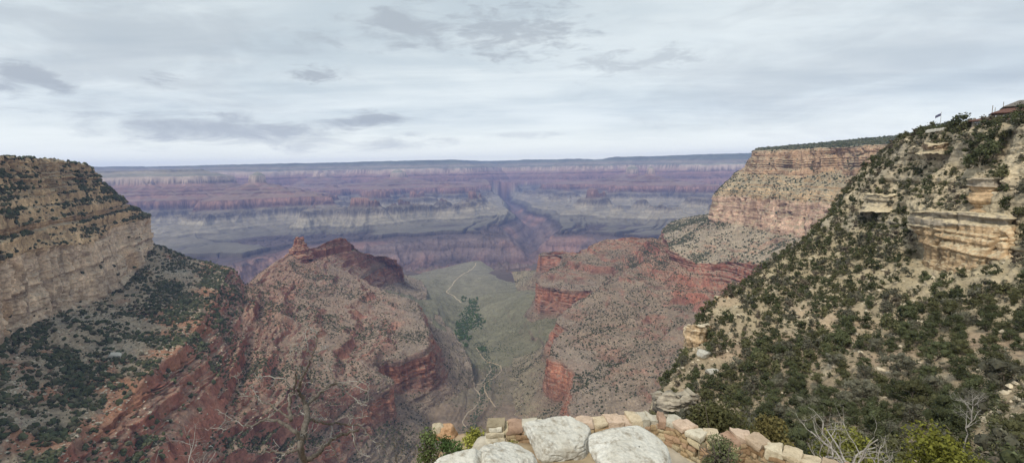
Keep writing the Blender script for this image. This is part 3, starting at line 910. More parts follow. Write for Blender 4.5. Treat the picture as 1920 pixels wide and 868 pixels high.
def tube_arrays(pts, radii, ns=6):
    pts = np.array(pts, float)
    n = len(pts)
    tg = np.gradient(pts, axis=0)
    tg /= np.linalg.norm(tg, axis=1, keepdims=True) + 1e-9
    ref = np.array([0.31, 0.87, 0.38])
    V = []
    for i in range(n):
        a = np.cross(tg[i], ref)
        a /= np.linalg.norm(a) + 1e-9
        b = np.cross(tg[i], a)
        for k in range(ns):
            th = 2 * math.pi * k / ns
            V.append(pts[i] + radii[i] * (a * math.cos(th) + b * math.sin(th)))
    Fc = []
    for i in range(n - 1):
        for k in range(ns):
            k2 = (k + 1) % ns
            Fc.append((i * ns + k, i * ns + k2, (i + 1) * ns + k2, (i + 1) * ns + k))
    V.append(pts[-1] + tg[-1] * radii[-1])
    last = len(V) - 1
    Fc2 = [((n - 1) * ns + k, (n - 1) * ns + (k + 1) % ns, last) for k in range(ns)]
    V.append(pts[0] - tg[0] * radii[0] * 0.5)
    Fc2 += [((k + 1) % ns, k, last + 1) for k in range(ns)]
    return V, Fc, Fc2


def tubes_mesh(name, tubes, ns=6, midx=None):
    V, Fc, mi = [], [], []
    mi_seen = []
    for pts, rad in tubes:
        v, f, f2 = tube_arrays(pts, rad, ns)
        o = len(V)
        V += [tuple(x) for x in v]
        Fc += [tuple(i + o for i in q) for q in f] + [tuple(i + o for i in q) for q in f2]
        if midx:
            mi += [midx[len(mi_seen)]] * (len(f) + len(f2))
            mi_seen.append(1)
    me = bpy.data.meshes.new(name)
    me.from_pydata(V, [], Fc)
    me.polygons.foreach_set('use_smooth', [True] * len(me.polygons))
    if midx:
        me.polygons.foreach_set('material_index', mi)
    me.update()
    return me


def wiggle(a, b, n, amp, rg):
    a, b = np.array(a, float), np.array(b, float)
    L = np.linalg.norm(b - a)
    out = [a]
    for i in range(1, n):
        t_ = i / (n - 1)
        j = rg.normal(size=3) * amp * L * math.sin(math.pi * min(t_, 0.85))
        out.append(a + (b - a) * t_ + j)
    return out


def trunk_mesh(name, seed, h=0.55, r=0.035, limbs=5, spread=0.3):
    rg = np.random.default_rng(seed)
    tr = wiggle((0, 0, -0.06), (rg.normal() * 0.05, rg.normal() * 0.05, h), 6, 0.06, rg)
    tubes = [(tr, np.linspace(r, r * 0.45, 6))]
    for k in range(limbs):
        i = rg.integers(1, 5)
        a = rg.uniform(0, 6.28)
        e = np.array(tr[i]) + np.array([spread * math.cos(a), spread * math.sin(a), rg.uniform(0.12, 0.3)])
        tubes.append((wiggle(tr[i], e, 5, 0.08, rg), np.linspace(r * 0.55, r * 0.14, 5)))
    me = tubes_mesh(name, tubes, 5)
    return me


GREEN = (0.074, 0.083, 0.04)
OLIVE = (0.105, 0.105, 0.05)
GREYG = (0.13, 0.125, 0.088)
BROWNG = (0.15, 0.125, 0.092)
YELLG = (0.23, 0.235, 0.045)

KINDS_T = []   # near tree patterns: (shape word, colour word, crown mesh, trunk mesh)
for ci, (cw, cc_) in enumerate((('dark green', GREEN), ('olive green', OLIVE), ('grey green', GREYG))):
    for si, (sw, wd, h0, up, lb) in enumerate((('rounded', 1.05, 0.06, 0.1, 12), ('spreading', 1.45, 0.04, 0.0, 13), ('upright', 0.72, 0.05, 0.45, 12))):
        V_, F_, c_ = crown_arrays(900 + ci * 10 + si, 620, wd, h0, lb, 0.042, cc_, 0.55, up)
        KINDS_T.append((sw, cw, np_mesh('crown', V_, F_, c_, False), trunk_mesh('trunk', 950 + ci * 10 + si, 0.6, 0.03, 5, 0.28 * wd)))
        KINDS_T[-1][2].materials.append(M_LEAF)
        KINDS_T[-1][3].materials.append(M_BARK)


FINE_T = []
for q_, (sw_, cw_, a_, b_) in enumerate(KINDS_T):
    cc_ = (GREEN, OLIVE, GREYG)[q_ // 3]
    wd, h0, up, lb = ((1.05, 0.05, 0.1, 17), (1.45, 0.03, 0.0, 19), (0.72, 0.04, 0.45, 16))[q_ % 3]
    V_, F_, c_ = crown_arrays(980 + q_, 2600, wd, h0, lb, 0.019, cc_, 0.6, up)
    me_ = np_mesh('crown', V_, F_, c_, False)
    me_.materials.append(M_LEAF)
    FINE_T.append((sw_, cw_, me_, b_))


def plant_tree(name, loc, h, crown, trunk, label, cat, group=None, wide=1.0, rz=None):
    e = empty(name, loc, random.uniform(0, 6.28) if rz is None else rz)
    e.scale = (h * wide, h * wide, h)
    tag(e, label, cat, group)
    for nm, me in (('crown', crown), ('trunk', trunk)):
        o = bpy.data.objects.new(nm, me)
        C.objects.link(o)
        o.parent = e
    return e


def scatter(key, n_try, dens_fn=None, min_up=0.5, seed=0, margin=60):
    """random surface points of a land form, weighted by real area and its bands' density"""
    G, nr, V, bands, _ = LANDS[key]
    rg = np.random.default_rng(seed)
    du = np.linalg.norm(np.diff(G, axis=1)[:-1], axis=-1)
    dv = np.linalg.norm(np.diff(G, axis=0)[:, :-1], axis=-1)
    area = du * dv
    bi = np.clip(V[:-1].astype(int), 0, len(bands) - 1)
    dn = np.array([b.get('dens', 0) for b in bands])[bi][:, None]
    px, py, f = project(G[:-1, :-1])
    vis = (px > -margin) & (px < 1920 + margin) & (py < 868 + margin) & (f > 0)
    up = nr[:-1, :-1, 2]
    wgt = area * dn * vis * smooth(min_up - 0.12, min_up + 0.12, up)
    if dens_fn is not None:
        wgt = wgt * dens_fn(G[:-1, :-1], V[:-1], px, py, nr[:-1, :-1])
    cw = np.cumsum(wgt.ravel())
    tot = cw[-1]
    idx = np.searchsorted(cw, rg.random(n_try) * tot)
    idx = np.clip(idx, 0, area.size - 1)
    i, j = np.unravel_index(idx, area.shape)
    a, b = rg.random(n_try)[:, None], rg.random(n_try)[:, None]
    p = G[i, j] * (1 - a) * (1 - b) + G[i, j + 1] * a * (1 - b) + G[i + 1, j] * (1 - a) * b + G[i + 1, j + 1] * a * b
    return p, nr[i, j], V[i], rg


def clump_noise(L, seed, lo=-0.25, hi=0.35):
    return lambda G, V, px, py, nr: 0.12 + smooth(lo, hi, fbm(G, L, 4, seed))


def mass(name, pts, size, protos, label, cat, mat, rg, cols=None, squash=None, sink=0.1, kind='stuff', fine=None, near=0):
    """one object made of many small plants or stones (nobody could count them)"""
    Vs, Fs, Cs = [], [], []
    base = 0
    pick = rg.integers(0, len(protos), len(pts))
    isnear = (project(pts)[2] < near)
    allp = [(k, q, False) for k, q in enumerate(protos)] + [(k, q, True) for k, q in enumerate(fine or [])]
    if fine:
        pick = pick % len(fine)
    for k, (pv, pf, pc), nearset in allp:
        sel = np.where((pick == k) & (isnear == nearset if fine else True))[0]
        if len(sel) == 0:
            continue
        a = rg.uniform(0, 6.28, len(sel))
        s = size[sel]
        sq = (squash[sel] if squash is not None else np.ones(len(sel)))
        ca, sa = np.cos(a)[:, None], np.sin(a)[:, None]
        x = (pv[None, :, 0] * ca - pv[None, :, 1] * sa) * s[:, None] + pts[sel, 0:1]
        y = (pv[None, :, 0] * sa + pv[None, :, 1] * ca) * s[:, None] + pts[sel, 1:2]
        z = pv[None, :, 2] * (s * sq)[:, None] + pts[sel, 2:3] - sink * s[:, None]
        Vs.append(np.stack([x, y, z], -1).reshape(-1, 3))
        nf = pf[None] + (np.arange(len(sel)) * len(pv))[:, None, None] + base
        Fs.append(nf.reshape(-1, 3))
        base += len(sel) * len(pv)
        cb = cols[sel] if cols is not None else np.ones((len(sel), 3))
        Cs.append((pc[None] * cb[:, None]).reshape(-1, 3))
    me = np_mesh(name, np.concatenate(Vs), np.concatenate(Fs), np.concatenate(Cs), False)
    o = link(name, me, mat)
    tag(o, label, cat, None, kind)
    return o


def blob_proto(seed, jag=0.35, flat=0.85, up=0.35):
    rg = np.random.default_rng(seed)
    v, f = ICO
    v = v * (1 + jag * rg.normal(size=(12, 1)) * 0.7) * 0.5
    v[:, 2] = v[:, 2] * flat + up
    return v, f, np.ones((12, 3)) * (0.85 + 0.3 * rg.random((12, 1)))


def two_blob(seed):
    a, b = blob_proto(seed), blob_proto(seed + 1)
    rg = np.random.default_rng(seed)
    off = np.array([rg.uniform(-.4, .4), rg.uniform(-.4, .4), 0.05])
    return np.concatenate([a[0], b[0] * 0.75 + off]), np.concatenate([a[1], b[1] + 12]), np.concatenate([a[2], b[2]])


FARBUSH = [blob_proto(s) for s in range(5)] + [two_blob(s) for s in range(10, 14)]
STONES = [blob_proto(s, 0.45, 0.6, 0.1) for s in range(40, 46)]
M_STONE = terrain_mat('loose_stone', 1.5, 0.3, 0.3, 0.5)
BUSHCOL = np.array([(0.05, 0.06, 0.03), (0.066, 0.072, 0.036), (0.082, 0.08, 0.045), (0.115, 0.10, 0.065)])


def scrub(key, n, smin, smax, label, L, seed, lo=-0.25, hi=0.35, fn=None, pcol=(0.4, 0.3, 0.2, 0.1), tint=(1, 1, 1), name='scrub'):
    base = clump_noise(L, seed, lo, hi)
    gul = (0.35 + 1.5 * smooth(0.25, -0.45, GUL[key][:-1, :-1])) if GUL[key].any() else 1.0
    dfn = lambda *a: base(*a) * gul * (fn(*a) if fn else 1.0)
    p, nr, v, rg = scatter(key, n, dfn, 0.42, seed)
    size = smin * 0.8 + (smax * 1.15 - smin * 0.8) * rg.random(n) ** 2.6
    cols = BUSHCOL[rg.choice(4, n, p=pcol)] * (0.8 + 0.4 * rg.random((n, 1))) * np.array(tint)
    mass(name, p, size, FARBUSH, label, 'scrub', M_LEAF, rg, cols, 0.8 + 0.5 * rg.random(n))


def rubble(key, n, smin, smax, label, L, seed, col, fn=None, min_up=0.3):
    base = clump_noise(L, seed, -0.1, 0.4)
    dfn = (lambda *a: base(*a) * fn(*a)) if fn else base
    p, nr, v, rg = scatter(key, n, dfn, min_up, seed)
    size = smin + (smax - smin) * rg.random(n) ** 3.5
    cols = np.array(col) * (0.75 + 0.5 * rg.random((n, 1)))
    mass('rubble', p, size, STONES, label, 'rubble', M_STONE, rg, cols, None, 0.05)


scrub('A', 32000, 2.0, 8.0, 'dark green bushes scattered over the left headland and its slope', (60, 60, 60), 1001)
rubble('A', 14000, 1.0, 5.0, 'pale broken rocks strewn over the slope below the left cliff', (50, 50, 50), 1011, (0.40, 0.35, 0.27), lambda G, V, px, py, nr: (V[:, None] > 5.9) * 1.0)
scrub('B', 30000, 1.3, 4.6, 'low dark bushes dotted over the reddish ridge', (80, 80, 80), 1021, -0.35, 0.3, lambda G, V, px, py, nr: np.clip(1500 / np.linalg.norm(G, axis=-1), 0.6, 2.2), pcol=(0.3, 0.3, 0.25, 0.15))
rubble('B', 16000, 1.2, 4.6, 'pale stones dotted over the reddish ridge', (70, 70, 70), 1031, (0.36, 0.28, 0.21))
scrub('C', 26000, 2.4, 7.0, 'dark green trees and bushes on the right headland and its rim', (70, 70, 70), 1041, -0.3, 0.25)
rubble('C', 5000, 1.5, 6.0, 'pale broken rocks below the right cliff', (60, 60, 60), 1051, (0.45, 0.40, 0.31), lambda G, V, px, py, nr: (V[:, None] > 3.9) * 1.0)
scrub('S', 34000, 1.4, 4.8, 'low dark bushes covering the brown ridge below the right cliff', (80, 80, 80), 1061, -0.4, 0.2, pcol=(0.35, 0.3, 0.2, 0.15))
rubble('S', 9000, 1.2, 4.6, 'pale stones dotted over the brown ridge', (70, 70, 70), 1071, (0.36, 0.29, 0.22))
scrub('V', 20000, 1.1, 3.6, 'small grey green bushes over the valley floor', (90, 90, 90), 1081, -0.2, 0.4, pcol=(0.2, 0.3, 0.3, 0.2), tint=(1.1, 1.15, 1.0))

# ---- the green grove of trees on the valley floor
GROVE = [(868, 560, 6), (862, 638, 6), (872, 645, 5), (903, 655, 7), (886, 566, 10), (884, 580, 12), (880, 596, 17), (886, 602, 20), (868, 612, 15), (862, 624, 12), (872, 632, 9), (895, 596, 11), (905, 603, 5)]


def grove_fn(G, V, px, py, nr):
    w_ = np.zeros(px.shape)
    for x, y, r in GROVE:
        w_ = np.maximum(w_, 1 - smooth(0.3, 1.35, np.hypot(px - x, (py - y) * 1.25) / r))
    return w_ * 5 + 1e-9


p_, nr_, v_, rg_ = scatter('V', 800, grove_fn, 0.2, 1091)
mass('grove', p_, 5 + 7.5 * rg_.random(800) ** 1.5, FARBUSH, 'dense dark green grove of trees along the creek on the valley floor', 'grove', M_LEAF, rg_, np.array([(0.066, 0.105, 0.03)]) * (0.75 + 0.6 * rg_.random((800, 1))), 0.9 + 0.5 * rg_.random(800))


def creek_fn(G, V, px, py, nr):
    cx = np.interp(py, [555, 600, 650, 690, 740, 790, 850], [868, 880, 900, 925, 905, 885, 870])
    return np.exp(-((px - cx) / 9.0) ** 2) * (py > 640) + 0.6 * np.exp(-(((px - 930) / 30) ** 2 + ((py - 655) / 6) ** 2)) + 1e-9


p_, nr_, v_, rg_ = scatter('V', 900, creek_fn, 0.2, 1095)
mass('thicket', p_, 2.5 + 4 * rg_.random(900) ** 2, FARBUSH, 'dark thicket lining the dry creek bed in the valley', 'thicket', M_LEAF, rg_, np.array([(0.055, 0.07, 0.04)]) * (0.75 + 0.6 * rg_.random((900, 1))), 0.8 + 0.5 * rg_.random(900))


# ---- trails: narrow strips laid on the ground
def on_land(key, px, py):
    G = LANDS[key][0]
    x, y, f = LANDS[key + '_p'] if key + '_p' in LANDS else LANDS.setdefault(key + '_p', project(G))
    d = (x - px) ** 2 + (y - py) ** 2 + np.where(f < 5, 1e9, 0)
    # nearest surface along that bearing: take the closest to the viewer among near matches
    m_ = d < max(4.0, d.min() * 1.2)
    k = np.argmin(np.where(m_, f, 1e12))
    return G.reshape(-1, 3)[k].copy()


M_PATH = terrain_mat('pale_trail_dust', 3.0, 0.3, 0.15, 0.3)


def trail(pts, width, label, key='V', lift=1.2, col=(0.50, 0.38, 0.24), n=6):
    q = np.array(pts, float)
    us = np.linspace(0, len(q) - 1, (len(q) - 1) * n + 1)
    c2 = cat_rom(np.c_[q, np.zeros(len(q))][None], us)[0]
    rg = np.random.default_rng(5)
    w3 = np.array([on_land(key, a + rg.normal() * 0.5, b) for a, b, _ in c2])
    w3[1:-1] = (w3[:-2] + 2 * w3[1:-1] + w3[2:]) / 4
    tg = np.gradient(w3, axis=0)
    sd_ = np.stack([-tg[:, 1], tg[:, 0], 0 * tg[:, 0]], -1)
    sd_ /= np.linalg.norm(sd_, axis=1, keepdims=True) + 1e-9
    wv = width * (0.7 + 0.6 * rg.random(len(w3)))[:, None]
    up = np.array([0, 0, lift])
    rows_ = [w3 - sd_ * wv * 0.7 - up * 3, w3 - sd_ * wv * 0.5 + up, w3 + sd_ * wv * 0.5 + up, w3 + sd_ * wv * 0.7 - up * 3]
    G = np.stack(rows_, 0)
    me = np_mesh('path', fix(G), grid_faces(4, len(w3)), np.tile(np.array(col), (4 * len(w3), 1)))
    o = link('path', me, M_PATH)
    tag(o, label, 'path', None, 'structure')


trail([(893, 491), (888, 501), (870, 512), (856, 522), (848, 534), (838, 546), (850, 552), (858, 560), (866, 566)], 6.5, 'pale dusty trail winding across the flat plateau towards the gorge', lift=1.6, n=8, col=(0.42, 0.34, 0.235))
trail([(893, 650), (902, 664), (913, 676), (926, 680), (937, 684), (939, 694), (930, 705), (916, 712), (908, 722), (912, 736), (921, 750), (930, 762)], 3.2, 'pale winding trail down the valley right of the creek bed', lift=1.5, n=8, col=(0.36, 0.28, 0.195))
trail([(918, 682), (922, 692), (914, 702), (905, 716), (888, 722), (898, 734), (900, 748), (890, 762), (874, 778), (868, 790), (876, 800)], 4, 'pale dry creek bed winding down the valley floor', lift=1.2, n=8, col=(0.33, 0.27, 0.2))

# ---- pinyons and junipers on the near slope
ZONES = [
    (lambda x, y: y < 262, 'on the rim beside the lodge'),
    (lambda x, y: y < 330 and x < 1790, 'on the ledges under the flagpole'),
    (lambda x, y: y < 330, 'on the pale bluff below the lodge'),
    (lambda x, y: y < 420 and x > 1790, 'around the tan rock pinnacle'),
    (lambda x, y: y < 420, 'on the upper slope left of the pinnacle'),
    (lambda x, y: x > 1690 and y < 600, 'at the foot of the tan sandstone buttress'),
    (lambda x, y: x > 1780, 'on the bare sandy slope in the lower right'),
    (lambda x, y: x > 1560 and y < 640, 'left of the tan sandstone buttress'),
    (lambda x, y: x > 1500 and y < 760, 'in the middle of the juniper slope'),
    (lambda x, y: x > 1460, 'at the slope bottom behind the dead grey tree'),
    (lambda x, y: x > 1330 and y > 690, 'below the crag beyond the stone wall'),
    (lambda x, y: y < 600, 'near the orange rock buttress'),
    (lambda x, y: True, 'near the cream rock pillar'),
]
SLOPE_G = 'junipers and pinyons on the right slope'
avoid = [(1705, 1897, 398, 512), (1822, 1880, 336, 400), (1342, 1390, 560, 592), (1288, 1322, 612, 668), (1235, 1285, 742, 785)]


def slope_fn(G, V, px, py, nr):
    w_ = 0.28 + smooth(-0.15, 0.35, fbm(G, (18, 18, 18), 4, 1201))
    for a, b, c_, d_ in avoid:
        w_ = w_ * (1 - ((px > a) & (px < b) & (py > c_) & (py < d_)))
    w_ = w_ * np.where((py < 330) & (px > 1880), 0.3, 1) * np.where((px > 1690) & (py > 330) & (py < 400), 0.55, 1) * np.where((px > 1790) & (py > 560) & (py < 720), 0.45, 1)
    w_ = w_ * (1 - 0.75 * ((px > 1700) & (px < 1905) & (py > 505) & (py < 560)))
    w_ = w_ * (1 + 1.6 * ((py < 300) & (px > 1770) & (px < 1870)))
    w_ = w_ * (1 - 0.45 * ((px > 1560) & (py > 640)))
    return w_ * (V[:, None] > 0.85) * (V[:, None] < 9.3)


NT_ALL = 3900
p_, nr_, v_, rg_ = scatter('D', NT_ALL * 2, slope_fn, 0.30, 1203, 220)
# thin out: keep the plants from growing into each other
keep, cell = [], {}
hh = 1.1 + 3.2 * rg_.random(len(p_)) ** 1.9
for i in np.argsort(-hh):
    x, y, z = p_[i]
    r_ = 0.36 * hh[i] + 0.3
    cx, cy_ = int(x // 6), int(y // 6)
    ok = True
    for a in (-1, 0, 1):
        for b in (-1, 0, 1):
            for q in cell.get((cx + a, cy_ + b), ()):
                if (p_[q][0] - x) ** 2 + (p_[q][1] - y) ** 2 < (0.36 * hh[q] + r_) ** 2 * 0.8:
                    ok = False
                    break
            if not ok:
                break
        if not ok:
            break
    if ok:
        keep.append(i)
        cell.setdefault((cx, cy_), []).append(i)
keep = np.array(keep)
p_, hh = p_[keep], hh[keep]
px_, py_, f_ = project(p_)
app = hh / f_ * ((px_ > -5) & (px_ < 1925) & (py_ < 880))
order = np.argsort(-app)
N_IND = 275
for i in order[:N_IND]:
    x, y, h = px_[i], py_[i], hh[i]
    ci = rg_.choice(3, p=(0.52, 0.28, 0.20))
    si = rg_.choice(3, p=(0.48, 0.32, 0.2))
    sw, cw, cr_, tr_ = (FINE_T if f_[i] < 105 else KINDS_T)[ci * 3 + si]
    zone = next(nm for fn, nm in ZONES if fn(x, y))
    sz = 'tall' if h > 3.7 else ('medium' if h > 2.8 else 'small')
    plant_tree('juniper_tree', p_[i] - np.array([0, 0, 0.15]), h, cr_, tr_, '%s %s %s juniper %s' % (sz, sw, cw, zone), 'tree', SLOPE_G, 0.9 + 0.25 * rg_.random())
# all the lesser ones as one mass
rest = order[N_IND:]
MID = []
for s in range(6):
    MID.append(crown_arrays(1300 + s, 190, (1.0, 1.4, 1.2)[s % 3], 0.0, 9, 0.062, (1, 1, 1), 0.5, 0.05 + 0.1 * (s % 2)))
MIDF = [crown_arrays(1320 + s, 1000, (1.0, 1.4, 1.2)[s % 3], 0.0, 12, 0.026, (1, 1, 1), 0.6, 0.05 + 0.1 * (s % 2)) for s in range(6)]
pc = np.array([GREEN, OLIVE, GREYG, BROWNG])
cols = pc[rg_.choice(4, len(rest), p=(0.45, 0.27, 0.16, 0.12))] * (0.8 + 0.4 * rg_.random((len(rest), 1)))
mass('juniper_woodland', p_[rest], hh[rest], MID, 'many smaller junipers and shrubs spread over the right slope', 'woodland', M_LEAF, rg_, cols, None, 0.03, fine=MIDF, near=95)
# low shrubs, tufts
p2, nr2, v2, rg2 = scatter('D', 11500, lambda *a: 0.25 + slope_fn(*a), 0.25, 1207, 220)
h2 = 0.35 + 1.1 * rg2.random(len(p2)) ** 2
LOW = [crown_arrays(1350 + s, 60, 1.5, 0.0, 5, 0.10, (1, 1, 1), 0.5, 0.0, True) for s in range(5)]
cols = np.array([(0.075, 0.08, 0.045), (0.115, 0.115, 0.07), (0.14, 0.135, 0.09), (0.165, 0.14, 0.105)])[rg2.choice(4, len(p2), p=(.35, .3, .2, .15))]
mass('undergrowth', p2, h2, LOW, 'low grey green and brown brush between the junipers', 'undergrowth', M_LEAF, rg2, cols, None, 0.03)
rubble('D', 9000, 0.15, 1.5, 'pale stones littering the cream slope on the right', (14, 14, 14), 1211, (0.46, 0.395, 0.29))
print('near trees', len(p_), 'individual', N_IND)
# ================================================================== FOREGROUND TERRACE
def stone_mat(name, base, dark, pale, s=6.0, bump_=0.02, pits=0.35):
    t_ = NT(name)
    co = t_.coord()
    n1 = t_.noise(s, 6, 0.7, co, 0.3)
    n2 = t_.noise(s * 0.28, 4, 0.55, co, 0.8)
    n3 = t_.noise(s * 5, 3, 0.6, co)
    vor = t_.n('ShaderNodeTexVoronoi', Scale=s * 2.2)
    t_.l(co, vor.inputs['Vector'])
    c = t_.mix(t_.ramp(n2, [(0.35, 0.0), (0.68, 1.0)]), base, pale)
    c = t_.mix(t_.ramp(n1, [(0.50, 0.0), (0.66, pits)]), c, dark)
    c = t_.mix(1.0, c, t_.ramp(n3, [(0.3, 0.86), (0.7, 1.1)]), 'MULTIPLY')
    at = t_.n('ShaderNodeAttribute', attribute_name='Col')
    c = t_.mix(1.0, c, at.outputs['Color'], 'MULTIPLY')
    t_.l(c, t_.b.inputs['Base Color'])
    h = t_.mix(0.5, n1, vor.outputs['Distance'])
    t_.bump(h, 0.8, bump_)
    return t_.m


M_BOULDER = stone_mat('pale_limestone', (0.50, 0.475, 0.41), (0.20, 0.155, 0.10), (0.62, 0.605, 0.55), 6.0, 0.05, 0.7)
M_WALL = stone_mat('masonry_stone', (0.62, 0.60, 0.55), (0.30, 0.26, 0.2), (0.78, 0.76, 0.7), 9.0, 0.015, 0.5)
M_GROUND = terrain_mat('terrace_dirt', 0.25, 0.03, 0.3, 0.5)


def sphere_grid(n=90, m_=140):
    th = np.linspace(0.02, math.pi - 0.02, n)
    ph = np.linspace(0, 2 * math.pi, m_, endpoint=False)
    T_, H_ = np.meshgrid(th, ph, indexing='ij')
    d = np.stack([np.sin(T_) * np.cos(H_), np.sin(T_) * np.sin(H_), np.cos(T_)], -1)
    a = np.arange(n * m_).reshape(n, m_)
    b = np.roll(a, -1, 1)
    Fq = np.stack([a[:-1], a[1:], b[1:], b[:-1]], -1).reshape(-1, 4)
    return d, Fq


def boulder(label, c, sx, sy, sz, rot, seed, planes=9, tilt=(0, 0), tint=(1, 1, 1)):
    """weathered block: rounded box cut by random facets, then pitted"""
    d, Fq = sphere_grid()
    rg = np.random.default_rng(seed)
    r = np.full(d.shape[:2], 1.35)
    base = [(1, 0, 0), (-1, 0, 0), (0, 1, 0), (0, -1, 0), (0, 0, 1), (0, 0, -1)]
    nn = [(np.array(b, float) + 0.22 * rg.normal(size=3), rg.uniform(0.86, 1.0)) for b in base]
    for k in range(planes + 5):
        v = rg.normal(size=3)
        nn.append((v, rg.uniform(0.98, 1.18)))
    acc = np.zeros(d.shape[:2])
    for v, h in nn:
        v = v / np.linalg.norm(v)
        q = np.maximum(d @ v, 1e-3) / h
        acc += q ** 20
    r = acc ** (-1 / 20.0)
    Vv = d * r[..., None]
    Vv = Vv * np.array([sx, sy, sz]) * 0.92
    nz = fbm(Vv + seed, 0.45, 5, seed, 0.55)
    cr_ = np.abs(fbm(Vv + 3 * seed, (0.5, 0.5, 0.25), 3, seed + 3))
    n4 = fbm(Vv * 1.0, 0.09, 4, seed + 13, 0.6)
    Vv = Vv * (1 + 0.085 * nz + 0.022 * n4 - 0.055 * np.exp(-(cr_ / 0.025) ** 2))[..., None]
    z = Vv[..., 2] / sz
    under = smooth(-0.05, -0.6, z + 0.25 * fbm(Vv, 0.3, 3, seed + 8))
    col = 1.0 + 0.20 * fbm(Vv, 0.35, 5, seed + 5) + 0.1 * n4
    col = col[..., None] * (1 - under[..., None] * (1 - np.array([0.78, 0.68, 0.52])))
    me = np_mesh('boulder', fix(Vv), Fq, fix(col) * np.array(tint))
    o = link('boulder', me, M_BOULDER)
    o.location = [float(v) for v in c]
    o.rotation_euler = (tilt[0], tilt[1], rot)
    tag(o, label, 'boulder')
    return o


boulder('flat topped white boulder with brown stained underside, in the middle before the stone wall', P(1050, 829, 7.3), 0.56, 0.46, 0.26, 0.15, 3, 9, (0.16, 0.02))
boulder('big white slab boulder sloping down to the right, largest of the white boulders', P(1190, 862, 6.3), 0.62, 0.56, 0.26, 0.25, 15, 10, (0.30, 0.10))
boulder('white rounded boulder at the bottom edge, left of the flat topped one', P(942, 888, 6.3), 0.50, 0.50, 0.30, 0.5, 21, 8, (0.2, -0.15))
boulder('white boulder lowest and leftmost in the row, almost cut off by the picture edge', P(862, 896, 6.1), 0.42, 0.36, 0.22, 0.3, 34, 8, (0.1, -0.1))


# ---- ground: dirt ledge under the boulders, lower paved terrace, bank outside the wall
def ground():
    azs = np.radians(np.linspace(-38, 52, 200))
    rs = np.concatenate([np.linspace(3.2, 9.4, 60), np.linspace(9.5, 16, 40)])
    A_, R_ = np.meshgrid(azs, rs)
    X, Y = R_ * np.sin(A_), R_ * np.cos(A_)
    Q = np.stack([X, Y, 0 * X], -1)
    deg = np.degrees(A_)
    ledge = -4.50 - 0.10 * (R_ - 6.5) + 0.06 * fbm(Q, 0.9, 4, 61)
    terrace = -5.57 + 0.02 * fbm(Q, 0.8, 3, 62)
    edge = 7.6 - 1.9 * smooth(15, 22, deg) + 0.25 * fbm(Q, 1.2, 3, 63)
    w_ = smooth(edge, edge + 0.35, R_)
    z = ledge * (1 - w_) + terrace * w_
    bank = -5.9 - 0.62 * np.maximum(R_ - 9.35, 0) + 0.25 * fbm(Q, 1.6, 4, 64)
    out = smooth(9.35, 9.6, R_)
    z = z * (1 - out) + bank * out
    # to the left there is no terrace: a rough bank that falls away
    lf = 1 - smooth(-7.5, -3.5, deg + 3 * fbm(Q, 1.5, 3, 65))
    left = -5.2 - 0.32 * np.maximum(R_ - 5, 0) + 0.3 * fbm(Q, 1.4, 4, 66)
    left = left - 2.6 * smooth(-9, -14, deg) - 2.5 * smooth(13.2, 15.5, R_)
    z = z * (1 - lf) + left * lf
    G = np.stack([X, Y, z], -1)
    tan = np.array([0.36, 0.28, 0.18])
    paved = np.array([0.43, 0.385, 0.31])
    n_ = fbm(Q, 0.8, 4, 67)[..., None]
    dirt = tan * (1 - 0.0 * n_) + smooth(0.05, 0.4, n_) * (np.array([0.36, 0.22, 0.12]) - tan)
    col = dirt * (1 - w_[..., None]) + paved * w_[..., None]
    lc = np.array([0.37, 0.28, 0.18]) + smooth(0.1, 0.4, fbm(Q, 1.1, 3, 68))[..., None] * np.array([0.05, -0.05, -0.06])
    o_ = np.maximum(out, lf)[..., None]
    col = col * (1 - o_) + lc * o_
    me = np_mesh('ground', fix(G), grid_faces(*G.shape[:2]), fix(col))
    o = link('ground', me, M_GROUND)
    tag(o, 'brown dirt and pale paved terrace inside the stone wall, bank falling away outside', 'ground', None, 'structure')
    return G, azs, rs


GND, G_AZ, G_RS = ground()


def gz(x, y):
    a, r = math.atan2(x, y), math.hypot(x, y)
    j = int(np.clip(np.searchsorted(G_AZ, a), 0, len(G_AZ) - 1))
    i = int(np.clip(np.searchsorted(G_RS, r), 0, len(G_RS) - 1))
    return float(GND[i, j, 2])


# ---- the curved masonry parapet
def on_plane(px, py, z):
    d = _F * F_PX + _R * (px - 960.0) + _U * (434.0 - py)
    return d * (z / d[2])


WALL_TOP = -5.02
W_ctrl = [(950, 789), (985, 789), (1050, 789), (1120, 787), (1180, 782), (1235, 779), (1270, 785), (1292, 799), (1320, 813), (1362, 816), (1400, 814), (1440, 833), (1495, 849), (1545, 866), (1600, 884), (1680, 905)]
wp = np.array([on_plane(a, b, WALL_TOP) for a, b in W_ctrl])
wps = cat_rom(wp[None], np.linspace(0, len(wp) - 1, 400))[0]
seg = np.r_[0, np.cumsum(np.linalg.norm(np.diff(wps, axis=0), axis=1))]
WLEN = seg[-1]


def wall_at(s):
    p = np.array([np.interp(s, seg, wps[:, k]) for k in range(3)])
    q = np.array([np.interp(s + 0.05, seg, wps[:, k]) for k in range(3)])
    t_ = q - p if s + 0.05 < WLEN else p - np.array([np.interp(s - 0.05, seg, wps[:, k]) for k in range(3)])
    t_[2] = 0
    t_ /= np.linalg.norm(t_) + 1e-9
    nrm = np.array([t_[1], -t_[0], 0])
    if nrm @ p > 0:
        nrm = -nrm          # towards the terrace
    return p, t_, nrm


CUBE_N = 5


